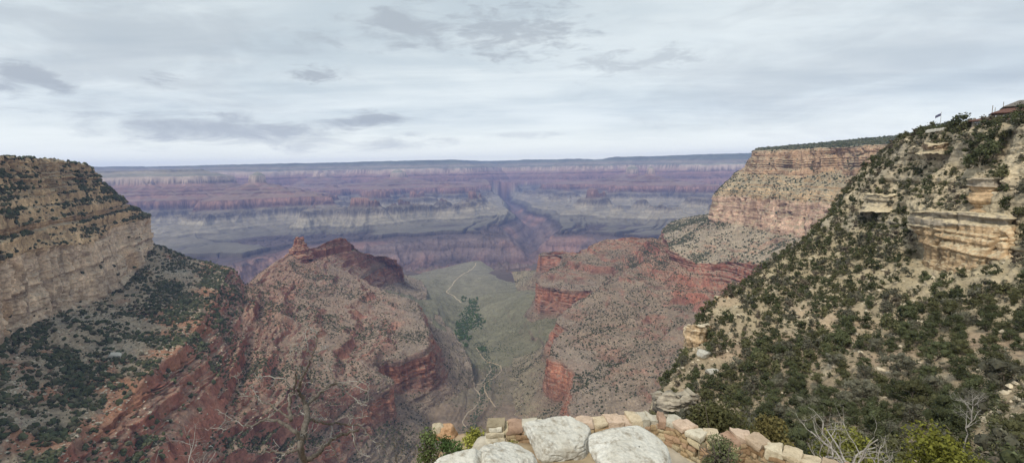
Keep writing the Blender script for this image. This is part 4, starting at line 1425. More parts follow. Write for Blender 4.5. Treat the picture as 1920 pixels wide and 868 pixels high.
def stone_block(c, t_, nrm, L, Dp, H, rg, round_=0.22, noise=0.10):
    """one rough quarried stone as arrays: a rounded, knocked-about block"""
    u = np.linspace(-1, 1, CUBE_N)
    V, Fq = [], []
    for ax in range(3):
        for sgn in (-1, 1):
            a, b = np.meshgrid(u, u, indexing='ij')
            q = np.zeros((CUBE_N, CUBE_N, 3))
            q[..., ax] = sgn
            q[..., (ax + 1) % 3] = a
            q[..., (ax + 2) % 3] = b
            o = len(V) * CUBE_N * CUBE_N
            f = grid_faces(CUBE_N, CUBE_N)
            if sgn < 0:
                f = f[:, ::-1]
            V.append(q.reshape(-1, 3))
            Fq.append(f + o)
    V, Fq = np.concatenate(V), np.concatenate(Fq)
    ln = (np.abs(V) ** 5).sum(1) ** (1 / 5.0)
    sph = V / ln[:, None]
    V = V * (1 - round_) + sph * round_ * 0.96
    sc_ = np.array([L / 2, Dp / 2, H / 2])
    W = V * sc_
    off = rg.uniform(0, 50, 3)
    W = W + noise * H * np.stack([fbm(W + off + 7 * k, 0.16, 3, 5 + k) for k in range(3)], -1)
    sk = rg.normal() * 0.10
    out = c + W[:, 0:1] * t_ + W[:, 1:2] * nrm + (W[:, 2:3] + W[:, 0:1] * sk) * np.array([0, 0, 1.0])
    return out, Fq


def stones_mesh(name, items):
    Vs, Fs, Cs = [], [], []
    o = 0
    for (v, f), c in items:
        Vs.append(v)
        Fs.append(f + o)
        o += len(v)
        Cs.append(np.tile(np.array(c), (len(v), 1)))
    return np_mesh(name, np.concatenate(Vs), np.concatenate(Fs), np.concatenate(Cs), True)


rgw = np.random.default_rng(77)
PINK = [(0.72, 0.59, 0.47), (0.62, 0.49, 0.38), (0.7, 0.66, 0.58), (0.82, 0.73, 0.58), (0.84, 0.78, 0.66), (0.74, 0.63, 0.48), (0.78, 0.61, 0.5), (0.52, 0.36, 0.28)]
TANW = [(0.62, 0.49, 0.33), (0.56, 0.42, 0.27), (0.68, 0.56, 0.39), (0.52, 0.36, 0.24), (0.72, 0.63, 0.46), (0.60, 0.42, 0.30)]
BROWNW = [(0.44, 0.30, 0.19), (0.50, 0.35, 0.22), (0.38, 0.26, 0.17), (0.54, 0.41, 0.28)]
wall_e = empty('stone_wall', wall_at(WLEN * 0.4)[0] - np.array([0, 0, 0.55]))
tag(wall_e, 'curved low stone wall with pink and cream coping stones round the terrace', 'wall')
inv = np.array(wall_e.location)
cop, mas, mort = [], [], []
s = 0.02
while s < WLEN:
    L = rgw.uniform(0.15, 0.34)
    p, t_, nr0 = wall_at(min(s + L / 2, WLEN))
    H = rgw.uniform(0.09, 0.19)
    pal = PINK
    cop.append((stone_block(p - inv + np.array([0, 0, rgw.uniform(-0.055, 0.03) - H / 2]), t_, nr0, L * 1.02, rgw.uniform(0.34, 0.44), H, rgw, 0.42, 0.42), pal[rgw.integers(len(pal))]))
    s += L * 0.95
for row in range(6):
    zc = -0.15 - row * 0.085
    s = 0.05 - rgw.uniform(0, 0.15)
    while s < WLEN:
        L = rgw.uniform(0.10, 0.30)
        p, t_, nr0 = wall_at(min(max(s + L / 2, 0), WLEN))
        H = rgw.uniform(0.075, 0.105)
        brown = s / WLEN > 0.64
        pal = BROWNW if brown and rgw.random() < 0.85 else TANW
        mas.append((stone_block(p - inv + nr0 * rgw.uniform(-0.015, 0.03) + np.array([0, 0, zc]), t_, nr0, L * 1.0, 0.36, H, rgw, 0.4, 0.4), pal[rgw.integers(len(pal))]))
        s += L
for k in range(60):
    p, t_, nr0 = wall_at(WLEN * (k + .5) / 60)
    mort.append((stone_block(p - inv + np.array([0, 0, -0.38]), t_, nr0, (WLEN / 60) * 1.1, 0.30, 0.52, rgw, 0.0, 0.0), (0.40, 0.34, 0.25)))
o = link('coping', stones_mesh('coping', cop), M_WALL, wall_e)
o['label'] = 'pink and cream capping stones'
o = link('masonry', stones_mesh('masonry', mas), M_WALL, wall_e)
# white end pier of stacked blocks
pier = []
pc0 = on_plane(930, 800, -5.15)
_, tp, npn = wall_at(0.05)
zz_ = -0.72
for k, (L, H) in enumerate(((0.46, 0.17), (0.45, 0.13), (0.44, 0.16), (0.41, 0.12), (0.37, 0.13), (0.28, 0.10))):
    zz_ += H / 2
    cut = (0.55, 1.0, 0.42, 0.62, 1.0, 1.0)[k]
    cols_ = ((0.86, .81, .70), (0.80, .72, .58), (0.88, .84, .75))
    pier.append((stone_block(pc0 - inv + tp * (-0.5 * L + 0.5 * L * cut) + np.array([0, 0, zz_]), tp, npn, L * cut, 0.42, H * 1.04, rgw, 0.4, 0.34), cols_[k % 3]))
    if cut < 1:
        pier.append((stone_block(pc0 - inv + tp * (0.5 * L - 0.5 * L * (1 - cut)) + np.array([0, 0, zz_]), tp, npn, L * (1 - cut), 0.42, H * 1.04, rgw, 0.4, 0.34), cols_[(k + 1) % 3]))
    zz_ += H / 2
mort.append((stone_block(pc0 - inv + np.array([0, 0, -0.32]), tp, npn, 0.36, 0.34, 0.85, rgw, 0.0, 0.0), (0.40, 0.34, 0.25)))
o = link('pier', stones_mesh('pier', pier), M_WALL, wall_e)
o['label'] = 'white stacked end pier'
o = link('mortar', stones_mesh('mortar', mort), M_WALL, wall_e)

# ================================================================== SHRUBS AND DEAD TREES CLOSE BY
def near_shrub(name, label, cat, base, h, width, col, ntri, leaf, seed, lobes=14, up=0.0, h0=0.05, stems=8, jit=0.55, bark=None, group=None):
    e = empty(name, base)
    tag(e, label, cat, group)
    V_, F_, c_ = crown_arrays(seed, ntri, width / h, h0, lobes, leaf / h, col, jit, up, core=False)
    me = np_mesh('foliage', V_ * h, F_, c_, False)
    link('foliage', me, M_LEAF, e)
    rg = np.random.default_rng(seed)
    tubes = []
    for k in range(stems):
        a = rg.uniform(0, 6.28)
        q = np.array([width * 0.42 * math.cos(a) * rg.uniform(.3, 1), width * 0.42 * math.sin(a) * rg.uniform(.3, 1), h * rg.uniform(0.55, 0.97)])
        tubes.append((wiggle((0, 0, -0.1), q, 7, 0.07, rg), np.linspace(0.02 * h + 0.006, 0.004, 7)))
        for j in range(3):
            b0 = tubes[-1][0][rg.integers(2, 6)] if j == 0 else tubes[-1][0][rg.integers(2, 4)]
            b1 = np.array(b0) + rg.normal(size=3) * np.array([.16, .16, .12]) * width
            tubes.append((wiggle(b0, b1, 5, 0.08, rg), np.linspace(0.008 * h + .003, 0.003, 5)))
    link('stem', tubes_mesh('stem', tubes, 5), bark or M_DEADD, e)
    return e


def base_under(px, py, D, top_h):
    """foot of a plant whose top is seen at (px, py) at range D"""
    p = P(px, py, D)
    return p - np.array([0, 0, top_h])


near_shrub('pinyon_pine', 'olive green bushy pinyon just outside the wall below the grey crag', 'tree', base_under(1350, 752, 17, 3.0), 3.0, 2.0, (0.105, 0.105, 0.045), 5200, 0.055, 2001, 16, 0.0, 0.25, 9)
near_shrub('pinyon_pine', 'small yellowish olive pinyon with bare lower twigs right of the bushy one', 'tree', base_under(1440, 782, 20, 3.0), 3.0, 1.5, (0.17, 0.145, 0.055), 2400, 0.06, 2002, 10, 0.0, 0.45, 9)
near_shrub('shrub', 'thin grey green shrub growing in front of the stone wall', 'shrub', base_under(1352, 822, 8.4, 0.75), 0.75, 0.66, (0.13, 0.145, 0.07), 2300, 0.018, 2003, 12, 0.0, 0.05, 22)
near_shrub('juniper_tree', 'bright yellow green juniper at the bottom right edge', 'tree', base_under(1788, 812, 22, 4.4), 4.4, 2.7, YELLG, 7200, 0.06, 2004, 20, 0.0, 0.3, 12)
near_shrub('juniper_tree', 'yellow green juniper behind the bare grey tree', 'tree', base_under(1598, 812, 20, 3.6), 3.6, 2.1, (0.20, 0.205, 0.045), 4600, 0.055, 2005, 15, 0.0, 0.3, 9)
near_shrub('shrub', 'tall thin green shrub at the far left of the terrace greenery', 'shrub', base_under(800, 800, 12.5, 1.5), 1.5, 0.55, (0.105, 0.135, 0.05), 1500, 0.03, 2006, 10, 0.0, 0.05, 8)
near_shrub('shrub', 'bright green leafy shrub above the lowest white boulder', 'shrub', base_under(842, 818, 11.5, 1.1), 1.1, 1.05, (0.085, 0.135, 0.045), 3200, 0.028, 2007, 12, 0.0, 0.05, 9)
near_shrub('shrub', 'yellow green spiky shrub leaning on the white wall pier', 'shrub', base_under(893, 808, 10.4, 0.95), 0.95, 0.85, (0.20, 0.20, 0.045), 3000, 0.026, 2008, 12, 0.0, 0.05, 10)
near_shrub('shrub', 'low yellow shrub between the wall pier and the white boulder', 'shrub', base_under(955, 828, 8.0, 0.5), 0.5, 0.6, (0.21, 0.19, 0.055), 1100, 0.022, 2009, 9, 0.0, 0.05, 9)
for k, (x, y, r_, lab) in enumerate(((835, 803, 0.32, 'orange brown rock among the green shrubs on the bank'), (822, 798, 0.2, 'small pale rock among the shrubs on the bank'))):
    b_ = boulder(lab, P(x, y + 6, 13.3), r_, r_ * 0.9, r_ * 0.7, 0.4 * k, 60 + k, 8, tint=((0.85, 0.55, 0.36), (0.9, 0.8, 0.65))[k])
    b_.name = 'rock'
    b_['category'] = 'rock'

# ---- the big dead tree on the left, branch by branch
ZX, ZY = 400.0, 560.0
ZS = 958.0 / 340.0


def tp_(x, y):
    D = 11.0 + 0.75 * math.sin(x / 95.0 + 0.4) + 0.55 * math.cos(y / 80.0)
    return P(ZX + x / ZS, ZY + y / ZS, D)


def limb(pts, r0, r1, rg):
    q = np.array([tp_(x, y) for x, y in pts])
    n = max(6, 4 * len(q))
    c2 = cat_rom(q[None], np.linspace(0, len(q) - 1, n))[0]
    c2[1:-1] += rg.normal(size=(n - 2, 3)) * 0.012
    k = 0.0049   # metres per traced unit at that range
    return (list(c2), np.linspace(r0 * k, max(r1, 0.8) * k, n))


root = tp_(492, 1010)
rgd = np.random.default_rng(5)
dt = empty('dead_tree', root)
tag(dt, 'big dead tree with dark crooked limbs and pale bare twigs over the red slope', 'dead tree')


def dead_part(name, lims, mat, lab=None):
    """the first limb is the branch itself; every lesser limb traced from it is a twig under it"""
    head = None
    for n_, (pts, r0, r1) in enumerate(lims):
        a = limb(pts, r0 * 0.68, r1, rgd)
        twigs = []
        for j in range(int(1 + len(a[0]) * 0.22)):
            i = rgd.integers(len(a[0]) // 3, len(a[0]))
            b0 = a[0][i]
            L = rgd.uniform(0.10, 0.34)
            d = rgd.normal(size=3)
            d[2] = abs(d[2]) * 0.9 - 0.25
            b1 = b0 + d / np.linalg.norm(d) * L
            w2 = wiggle(b0, b1, 5, 0.12, rgd)
            twigs.append(([p - root for p in w2], np.linspace(0.0075, 0.004, 5)))
            for q in range(rgd.integers(0, 2)):
                b2 = w2[2] + rgd.normal(size=3) * 0.08
                twigs.append(([p - root for p in wiggle(w2[2], b2, 4, 0.1, rgd)], np.linspace(0.005, 0.0035, 4)))
        main = ([p - root for p in a[0]], np.maximum(a[1], 0.007))
        pale = r0 <= 5
        if head is None:
            head = link(name, tubes_mesh(name, [main] + twigs, 7, [0] + [1] * len(twigs)), [mat, M_TWIG], dt)
        else:
            link('twig', tubes_mesh('twig', [main] + twigs, 6), M_TWIG if pale else mat, head)
    if lab:
        head['label'] = lab


M_TWIG = bark_mat('bleached_twig', (0.2, 0.18, 0.155), (0.36, 0.335, 0.3), 14)
dead_part('trunk', [([(492, 1010), (488, 930), (474, 840), (464, 770), (482, 690), (494, 610), (492, 560)], 21, 13), ([(492, 560), (470, 525), (450, 490), (457, 450), (466, 420)], 12, 6)], M_DEADD)
dead_part('branch', [([(466, 420), (492, 370), (510, 330), (522, 300), (544, 245), (541, 182), (575, 172)], 7, 1.5), ([(541, 182), (531, 164)], 2, 1), ([(512, 290), (496, 240), (487, 190), (496, 143)], 3.5, 1.2), ([(530, 285), (590, 262), (630, 252)], 3.5, 1.2)], M_DEADD)
dead_part('branch', [([(410, 640), (402, 590), (405, 540), (428, 480), (436, 390)], 12, 3), ([(436, 362), (470, 382), (512, 396)], 3, 2), ([(505, 395), (522, 442)], 2.5, 1.2), ([(410, 470), (380, 425), (330, 420), (270, 408), (240, 420), (232, 442)], 4, 1.2), ([(330, 420), (317, 447)], 2, 1)], M_DEADD)
dead_part('branch', [([(494, 565), (540, 520), (600, 470), (650, 447)], 11, 7), ([(650, 447), (700, 450), (760, 465), (820, 490)], 5, 1.6), ([(650, 447), (720, 437), (780, 437), (815, 465), (818, 542)], 4, 1.5), ([(650, 450), (700, 490), (750, 530), (780, 558), (812, 562)], 4, 1.5), ([(645, 445), (625, 390), (611, 357), (598, 340)], 3.5, 1.4), ([(611, 360), (628, 328)], 2.2, 1.2)], M_DEADD)
dead_part('branch', [([(488, 640), (530, 645), (590, 660), (660, 660), (720, 668), (775, 668), (820, 720), (860, 760), (905, 776)], 9, 1.8), ([(735, 670), (742, 740), (772, 812), (832, 836)], 4.5, 1.3), ([(725, 632), (762, 628), (816, 622)], 2.2, 1.2), ([(725, 662), (727, 630)], 2.2, 1.4), ([(625, 664), (628, 700), (620, 760), (645, 820), (672, 868)], 3.6, 1.5)], M_DEADD)
dead_part('branch', [([(486, 860), (530, 830), (570, 800), (610, 755), (660, 722), (720, 702), (765, 690)], 18, 6)], M_DEADD, 'thick low dead limb')
dead_part('branch', [([(472, 745), (430, 700), (385, 668), (330, 640), (270, 640), (220, 660), (160, 672)], 14, 3), ([(160, 672), (110, 640), (60, 606)], 2.6, 1.2), ([(110, 640), (60, 655), (20, 692)], 2.2, 1.1), ([(455, 715), (470, 730)], 4, 3)], M_DEADD)
dead_part('branch', [([(466, 775), (430, 802), (380, 816), (320, 805), (260, 802)], 10, 2.5), ([(380, 816), (352, 850), (330, 880)], 4, 2)], M_DEADD)
dead_part('branch', [([(408, 630), (360, 600), (310, 560), (250, 545), (215, 515), (150, 510)], 7, 1.6), ([(250, 545), (235, 515), (210, 480)], 2.4, 1.2), ([(160, 505), (130, 490), (133, 430), (105, 410)], 2.2, 1.1)], M_DEADD)
dead_part('branch', [([(464, 588), (490, 622), (530, 638), (570, 632), (596, 646)], 3.5, 1.5), ([(530, 640), (560, 668)], 2.6, 1.3), ([(530, 648), (510, 700), (494, 742)], 3.2, 1.4), ([(462, 262), (440, 300)], 2, 1), ([(500, 280), (455, 266), (415, 270), (405, 292)], 2.2, 1)], M_DEAD, 'bleached pale twigs')


def dead_gen(name, label, base, top, spread, seed, n_main=7, r=0.09, mat=None, droop=0.0, depth=3, up=0.8, trunk_frac=0.45):
    """bare branching tree from its foot to a top of given height"""
    rg = np.random.default_rng(seed)
    e = empty(name, base)
    tag(e, label, 'dead tree')
    H = top
    tr = wiggle((0, 0, -0.2), (rg.normal() * 0.06 * H, 0, H * trunk_frac), 7, 0.05, rg)
    link('trunk', tubes_mesh('trunk', [(tr, np.linspace(r, r * 0.62, 7))], 8), mat or M_DEAD, e)

    def grow(a, d, L, rr, lev, tubes):
        n = 6
        pts = [np.array(a)]
        dd = d.copy()
        for i in range(n):
            dd = dd + rg.normal(size=3) * 0.22 + np.array([0, 0, (up - dd[2]) * 0.10 - droop])
            dd /= np.linalg.norm(dd)
            pts.append(pts[-1] + dd * L / n)
        tubes.append((pts, np.linspace(rr, rr * 0.42, n + 1)))
        if lev > 0:
            for k in range(rg.integers(2, 5)):
                i = rg.integers(2, n + 1)
                d2 = dd + rg.normal(size=3) * 0.75
                d2[2] += 0.15
                d2 /= np.linalg.norm(d2)
                grow(pts[i], d2, L * rg.uniform(0.4, 0.7), rr * 0.5 * (1 - 0.05 * i), lev - 1, tubes)

    for k in range(n_main):
        a = 2 * math.pi * k / n_main + rg.uniform(-.3, .3)
        i = rg.integers(3, 7)
        d = np.array([math.cos(a) * spread, math.sin(a) * spread, rg.uniform(0.5, 1.0)])
        d /= np.linalg.norm(d)
        tubes = []
        grow(tr[i], d, H * (1 - trunk_frac) * rg.uniform(0.75, 1.1), r * 0.55, depth, tubes)
        link('branch', tubes_mesh('branch', tubes, 5), mat or M_DEAD, e)
    return e


dead_gen('dead_tree', 'bare bleached grey tree with spreading twigs at the bottom right', base_under(1608, 778, 17.5, 3.1), 3.1, 0.95, 41, 11, 0.07, M_DEAD, 0.0, 4, 0.9, 0.42)
dead_gen('dead_tree', 'small bare grey snag right of the larger bare tree', base_under(1655, 822, 18, 1.5), 1.5, 0.5, 43, 4, 0.04, M_DEAD, 0, 2, 1.0, 0.4)
dead_gen('dead_tree', 'thin pale dead tree standing on the slope at the right', base_under(1820, 733, 46, 4.2), 4.2, 0.6, 44, 12, 0.045, M_DEAD, 0.01, 3, 0.9, 0.72)
dead_gen('dead_tree', 'small bleached dead branches rising from the bottom edge at the left', base_under(350, 806, 10, 1.3), 1.3, 0.45, 47, 4, 0.02, M_DEAD, 0, 2, 1.0, 0.3)
dead_gen('dead_tree', 'thin bare brush at the bottom edge right of the big dead tree', base_under(742, 806, 12, 1.2), 1.2, 0.6, 48, 7, 0.016, M_DEADD, 0, 3, 0.9, 0.2)

# ---- large loose rocks on the slopes, each a thing
for lab, k_, x, y, sx, sy, sz, sd_ in (
        ('big pale boulder lying among bushes on the left slope', 'A', 215, 668, 9.5, 7.5, 6.0, 71),
        ('pale rock lying low on the reddish slope at the left', 'B', 394, 838, 5, 4, 3, 72),
        ('pale boulder below the cream rock pillar', 'D', 1335, 698, 2.3, 1.6, 1.1, 73),
        ('pale leaning slab beside the cream rock pillar', 'D', 1322, 668, 2.6, 1.4, 1.6, 74)):
    q = on_land(k_, x, y)
    b_ = boulder(lab, q + np.array([0, 0, sz * 0.25]), sx, sy, sz, 0.5, sd_, 8, (0.1, 0.2))
    b_.name = 'boulder'

# ================================================================== LODGE, FLAG, LOW WALL ON THE RIM
def flat_mat(name, c, rough_=0.8, var=0.2, s=1.5, spec=0.15):
    t_ = NT(name)
    n = t_.noise(s, 5, 0.65, t_.coord())
    g = t_.ramp(n, [(0.3, 1 - var), (0.7, 1 + var)])
    t_.l(t_.mix(1.0, c, g, 'MULTIPLY'), t_.b.inputs['Base Color'])
    t_.b.inputs['Roughness'].default_value = rough_
    t_.b.inputs['Specular IOR Level'].default_value = spec
    return t_.m


M_LOG = flat_mat('dark_timber', (0.085, 0.062, 0.045))
M_STN = flat_mat('grey_rubble_stone', (0.24, 0.215, 0.18), var=0.45, s=0.9)
M_RRF = flat_mat('weathered_red_shingle', (0.13, 0.068, 0.052), var=0.3)
M_GRF = flat_mat('grey_brown_shingle', (0.15, 0.135, 0.12), var=0.3)
M_GLS = flat_mat('window_glass', (0.30, 0.33, 0.36), 0.2, 0.05, spec=0.5)
M_WHT = flat_mat('white_paint', (0.75, 0.74, 0.70), var=0.05)
M_FLAG = flat_mat('faded_flag_cloth', (0.10, 0.10, 0.16), var=0.2)
M_POLE = flat_mat('grey_metal_pole', (0.42, 0.43, 0.44), 0.5, 0.05)


def box_mesh(name, boxes):
    bm = bmesh.new()
    for cx, cy_, cz_, sx, sy, sz in boxes:
        r_ = bmesh.ops.create_cube(bm, size=1.0)
        for v in r_['verts']:
            v.co = Vector((cx + v.co.x * sx, cy_ + v.co.y * sy, cz_ + v.co.z * sz))
    me = bpy.data.meshes.new(name)
    bm.to_mesh(me)
    bm.free()
    return me


def hip_roof(name, w_, d_, h_, ov, thick, ridge):
    """hipped roof slab with eaves, base at z=0"""
    W, D_ = w_ / 2 + ov, d_ / 2 + ov
    R_ = ridge * w_ / 2
    V = [(-W, -D_, 0), (W, -D_, 0), (W, D_, 0), (-W, D_, 0), (-W, -D_, thick), (W, -D_, thick), (W, D_, thick), (-W, D_, thick), (-R_, 0, h_ + thick), (R_, 0, h_ + thick)]
    Fc = [(3, 2, 1, 0), (0, 1, 5, 4), (1, 2, 6, 5), (2, 3, 7, 6), (3, 0, 4, 7), (4, 5, 9, 8), (6, 7, 8, 9), (5, 6, 9), (7, 4, 8)]
    me = bpy.data.meshes.new(name)
    me.from_pydata(V, [], Fc)
    me.update()
    return me


def lodge(name, label, loc, rz, w_, d_, h_, roof_h, roof_m, wall_m, nwin, chim=(), stone_h=0.0, porch=False):
    e = empty(name, loc, rz)
    tag(e, label, 'building')
    link('wall', box_mesh('wall', [(0, 0, h_ / 2 - 3, w_, d_, h_ + 6)]), wall_m, e)
    if stone_h:
        link('stone_base', box_mesh('stone_base', [(0, 0, stone_h / 2 - 3.5, w_ + 0.3, d_ + 0.3, stone_h + 7)]), M_STN, e)
    ro = link('roof', hip_roof('roof', w_, d_, roof_h, 0.9, 0.25, 0.45), roof_m, e)
    ro.location = (0, 0, h_ + 0.01)
    for cx, cw_, ch in chim:
        link('chimney', box_mesh('chimney', [(cx, 0.5, h_ + ch / 2, cw_, cw_, ch + 1)]), M_STN, ro).location = (0, 0, -h_ - 0.01)
    for k in range(nwin):
        x = -w_ / 2 + w_ * (k + 0.5) / nwin
        f_ = link('window', box_mesh('window', [(x, -d_ / 2 - 0.05, h_ * 0.55, 1.35, 0.12, 1.5)]), M_WHT, e)
        link('pane', box_mesh('pane', [(x - 0.31, -d_ / 2 - 0.13, h_ * 0.55, 0.5, 0.06, 1.25), (x + 0.31, -d_ / 2 - 0.13, h_ * 0.55, 0.5, 0.06, 1.25)]), M_GLS, f_)
    if porch:
        pr = link('porch', box_mesh('porch', [(w_ * 0.18, -d_ / 2 - 1.6, h_ * 0.62, w_ * 0.55, 3.2, 0.25)]), M_RRF, e)
        for x in (-0.05, 0.18, 0.42):
            link('post', box_mesh('post', [(w_ * x, -d_ / 2 - 3.0, h_ * 0.3 - 1, 0.28, 0.28, h_ * 0.62 + 1.8)]), M_LOG, pr)
    return e


def facing(p, turn=0.0):
    return -math.atan2(p[0], p[1]) + turn


q = P(1849, 239, 240)
lodge('lodge', 'low stone building with faded red roof and dark porch on the rim', q, facing(q, 0.12), 8.2, 7, 2.1, 0.9, M_RRF, M_STN, 3, ((-3.2, 0.7, 0.9),), 0.0, True)
q = P(1895, 230, 250)
lodge('lodge', 'dark timber lodge wing with red brown roof and a row of windows on the rim', q, facing(q, 0.1), 9.5, 8, 3.2, 1.6, M_RRF, M_LOG, 5, ((-5.0, 0.2, 2.8), (-4.3, 0.16, 2.0)), 1.3)
q = P(1928, 224, 264)
lodge('lodge', 'largest lodge block with broad grey roof at the right picture edge', q, facing(q, 0.1), 13, 11, 4.6, 2.4, M_GRF, M_LOG, 6, ((-6.9, 0.18, 2.0),), 1.5)

q = P(1762, 243, 262)
fl = empty('flagpole', q)
tag(fl, 'thin flagpole rising above the rim trees', 'flagpole')
ph_ = float(P(1762, 212, 262)[2] - q[2])
link('pole', tubes_mesh('pole', [([(0, 0, -2), (0, 0, ph_ * .5), (0, 0, ph_)], [0.13, 0.11, 0.08])], 8), M_POLE, fl)
link('finial', np_mesh('finial', ICO[0] * 0.16 + np.array([0, 0, ph_ + 0.2]), ICO[1]), M_POLE, fl)
nx, nz_ = 12, 7
gx, gz_ = np.meshgrid(np.linspace(0, 1, nx), np.linspace(0, 1, nz_))
fv = np.stack([-1.75 * gx, 0.18 * np.sin(gx * 7), ph_ - 0.15 - 1.05 * gz_ - 0.95 * gx ** 1.2], -1)
mef = np_mesh('flag', np.concatenate([fix(fv), fix(fv + np.array([0, 0.02, 0]))]), np.concatenate([grid_faces(nz_, nx), grid_faces(nz_, nx)[:, ::-1] + nx * nz_]))
fo = link('flag', mef, M_FLAG)
fo.location = [float(v) for v in q]
fo.rotation_euler = (0, 0, facing(q))
tag(fo, 'dark flag drooping from the top of the flagpole', 'flag')

wl = []
rgl = np.random.default_rng(9)
for k in range(14):
    a = on_land('D', 1738 + 2.6 * k, 250 - 0.25 * k)
    a = P(1738 + 2.6 * k, 246.5 - 0.35 * k, 258 - 0.6 * k)
    wl.append((stone_block(a, np.array([1, -0.3, 0]) / 1.044, np.array([-0.3, -1, 0]) / 1.044, 0.62 + 0.2 * rgl.random(), 0.5, 0.8 + 0.5 * rgl.random(), rgl, 0.3, 0.1), (0.95, 0.93, 0.88)))
o = link('stone_wall', stones_mesh('stone_wall', wl), M_WALL)
tag(o, 'low whitish wall along the rim under the flagpole', 'wall')

# ---- larger rim trees against the sky
RIM = [(1836, 252, 230, 3.0, 2, 0), (1858, 250, 226, 3.2, 0, 1), (1876, 246, 222, 3.2, 0, 0), (1890, 246, 220, 3.0, 1, 0), (1712, 262, 300, 4.5, 0, 0), (1732, 256, 280, 5.0, 0, 0), (1752, 248, 258, 3.4, 0, 1), (1766, 247, 256, 3.6, 0, 1), (1781, 250, 250, 4.4, 1, 0), (1797, 252, 244, 8.0, 0, 0), (1811, 254, 240, 7.0, 1, 0), (1906, 236, 212, 5.2, 0, 0), (1916, 232, 212, 6.4, 0, 0),
       (1846, 266, 225, 3.8, 0, 0), (1868, 262, 220, 4.6, 0, 1), (1885, 262, 215, 4.2, 1, 0), (1830, 272, 226, 4.8, 0, 0), (1850, 280, 220, 5.4, 0, 0), (1838, 300, 215, 5.6, 0, 1), (1862, 290, 214, 4.8, 0, 0), (1815, 285, 228, 4.6, 0, 0), (1822, 310, 216, 4.6, 0, 1), (1702, 282, 300, 4.4, 0, 0), (1720, 276, 290, 3.6, 1, 0)]
for x, y, D, h, ci, si in RIM:
    sw, cw, cr_, tr_ = KINDS_T[ci * 3 + si]
    where = 'against the sky by the flagpole' if y < 258 and x < 1790 else ('in front of the rim lodge' if y < 275 and x > 1815 else ('against the sky left of the lodge' if y < 258 else 'in the dense band of trees below the lodge'))
    plant_tree('juniper_tree', P(x, y + 2, D), h, cr_, tr_, '%s %s %s juniper %s' % ('tall' if h > 5 else 'medium', sw, cw, where), 'tree', SLOPE_G, 1.0)
# ================================================================== SKY, LIGHT, AIR
SUN_EL, SUN_AZ = math.radians(52), math.radians(215)   # azimuth clockwise from +Y: behind the viewer, to the left
w = bpy.data.worlds.new("World")
sc.world = w
w.use_nodes = True
w.cycles.sampling_method = 'MANUAL'
w.cycles.sample_map_resolution = 256
t = w.node_tree
t.nodes.clear()


def wn(typ, **kw):
    nd = t.nodes.new(typ)
    for k, v in kw.items():
        if k in nd.inputs:
            nd.inputs[k].default_value = v
        else:
            setattr(nd, k, v)
    return nd


def val(x, sock):
    if isinstance(x, bpy.types.NodeSocket):
        t.links.new(x, sock)
    else:
        sock.default_value = x


def math_(op, a, b=0.0, c=None):
    nd = wn('ShaderNodeMath', operation=op)
    val(a, nd.inputs[0])
    val(b, nd.inputs[1])
    if c is not None:
        val(c, nd.inputs[2])
    return nd.outputs[0]


def maprange(x, a, b, c=0.0, d=1.0):
    nd = wn('ShaderNodeMapRange', interpolation_type='SMOOTHSTEP')
    for i, v in enumerate((x, a, b, c, d)):
        val(v, nd.inputs[i])
    return nd.outputs[0]


def wmix(f, a, b):
    nd = wn('ShaderNodeMix', data_type='RGBA')
    val(f, nd.inputs[0])
    for i, v in ((6, a), (7, b)):
        if isinstance(v, tuple):
            nd.inputs[i].default_value = (*v, 1)
        else:
            t.links.new(v, nd.inputs[i])
    return nd.outputs[2]


sky = wn('ShaderNodeTexSky', sky_type='NISHITA')
sky.sun_disc = False
sky.sun_elevation = SUN_EL
sky.sun_rotation = SUN_AZ
sky.altitude = 2100
tc = wn('ShaderNodeTexCoord')
sep = wn('ShaderNodeSeparateXYZ')
t.links.new(tc.outputs['Generated'], sep.inputs[0])
X_, Y_, Z_ = sep.outputs
zc = math_('MAXIMUM', Z_, 0.012)
# cloud deck seen as a flat layer: coordinates on that layer
lx = math_('DIVIDE', X_, math_('ADD', zc, 0.06))
ly = math_('DIVIDE', Y_, math_('ADD', zc, 0.06))
cmb = wn('ShaderNodeCombineXYZ')
t.links.new(lx, cmb.inputs[0])
t.links.new(ly, cmb.inputs[1])
lay = cmb.outputs[0]


def wnoise(vec, scale, detail=5, rough=0.55, dist=0.0, off=(0, 0, 0), sx=1.0, sy=1.0):
    mp = wn('ShaderNodeMapping')
    mp.inputs['Location'].default_value = off
    mp.inputs['Scale'].default_value = (sx, sy, 1)
    t.links.new(vec, mp.inputs[0])
    nd = wn('ShaderNodeTexNoise', Scale=scale, Detail=detail, Roughness=rough, Distortion=dist)
    t.links.new(mp.outputs[0], nd.inputs['Vector'])
    return nd.outputs[0]


# bearing and height of each cloud in the sky
az = math_('ARCTAN2', X_, Y_)
el = math_('ARCSINE', Z_)


_sh = {}


def shared(scale):
    k = 5.0 if scale < 4 else (10.0 if scale < 7.5 else 17.0)
    if k not in _sh:
        cb = wn('ShaderNodeCombineXYZ')
        t.links.new(az, cb.inputs[0])
        t.links.new(math_('MULTIPLY', el, 3.4), cb.inputs[1])
        _sh[k] = wnoise(cb.outputs[0], k, 8, 0.62, 0.5, (k, k * 1.7, 0))
    return _sh[k]


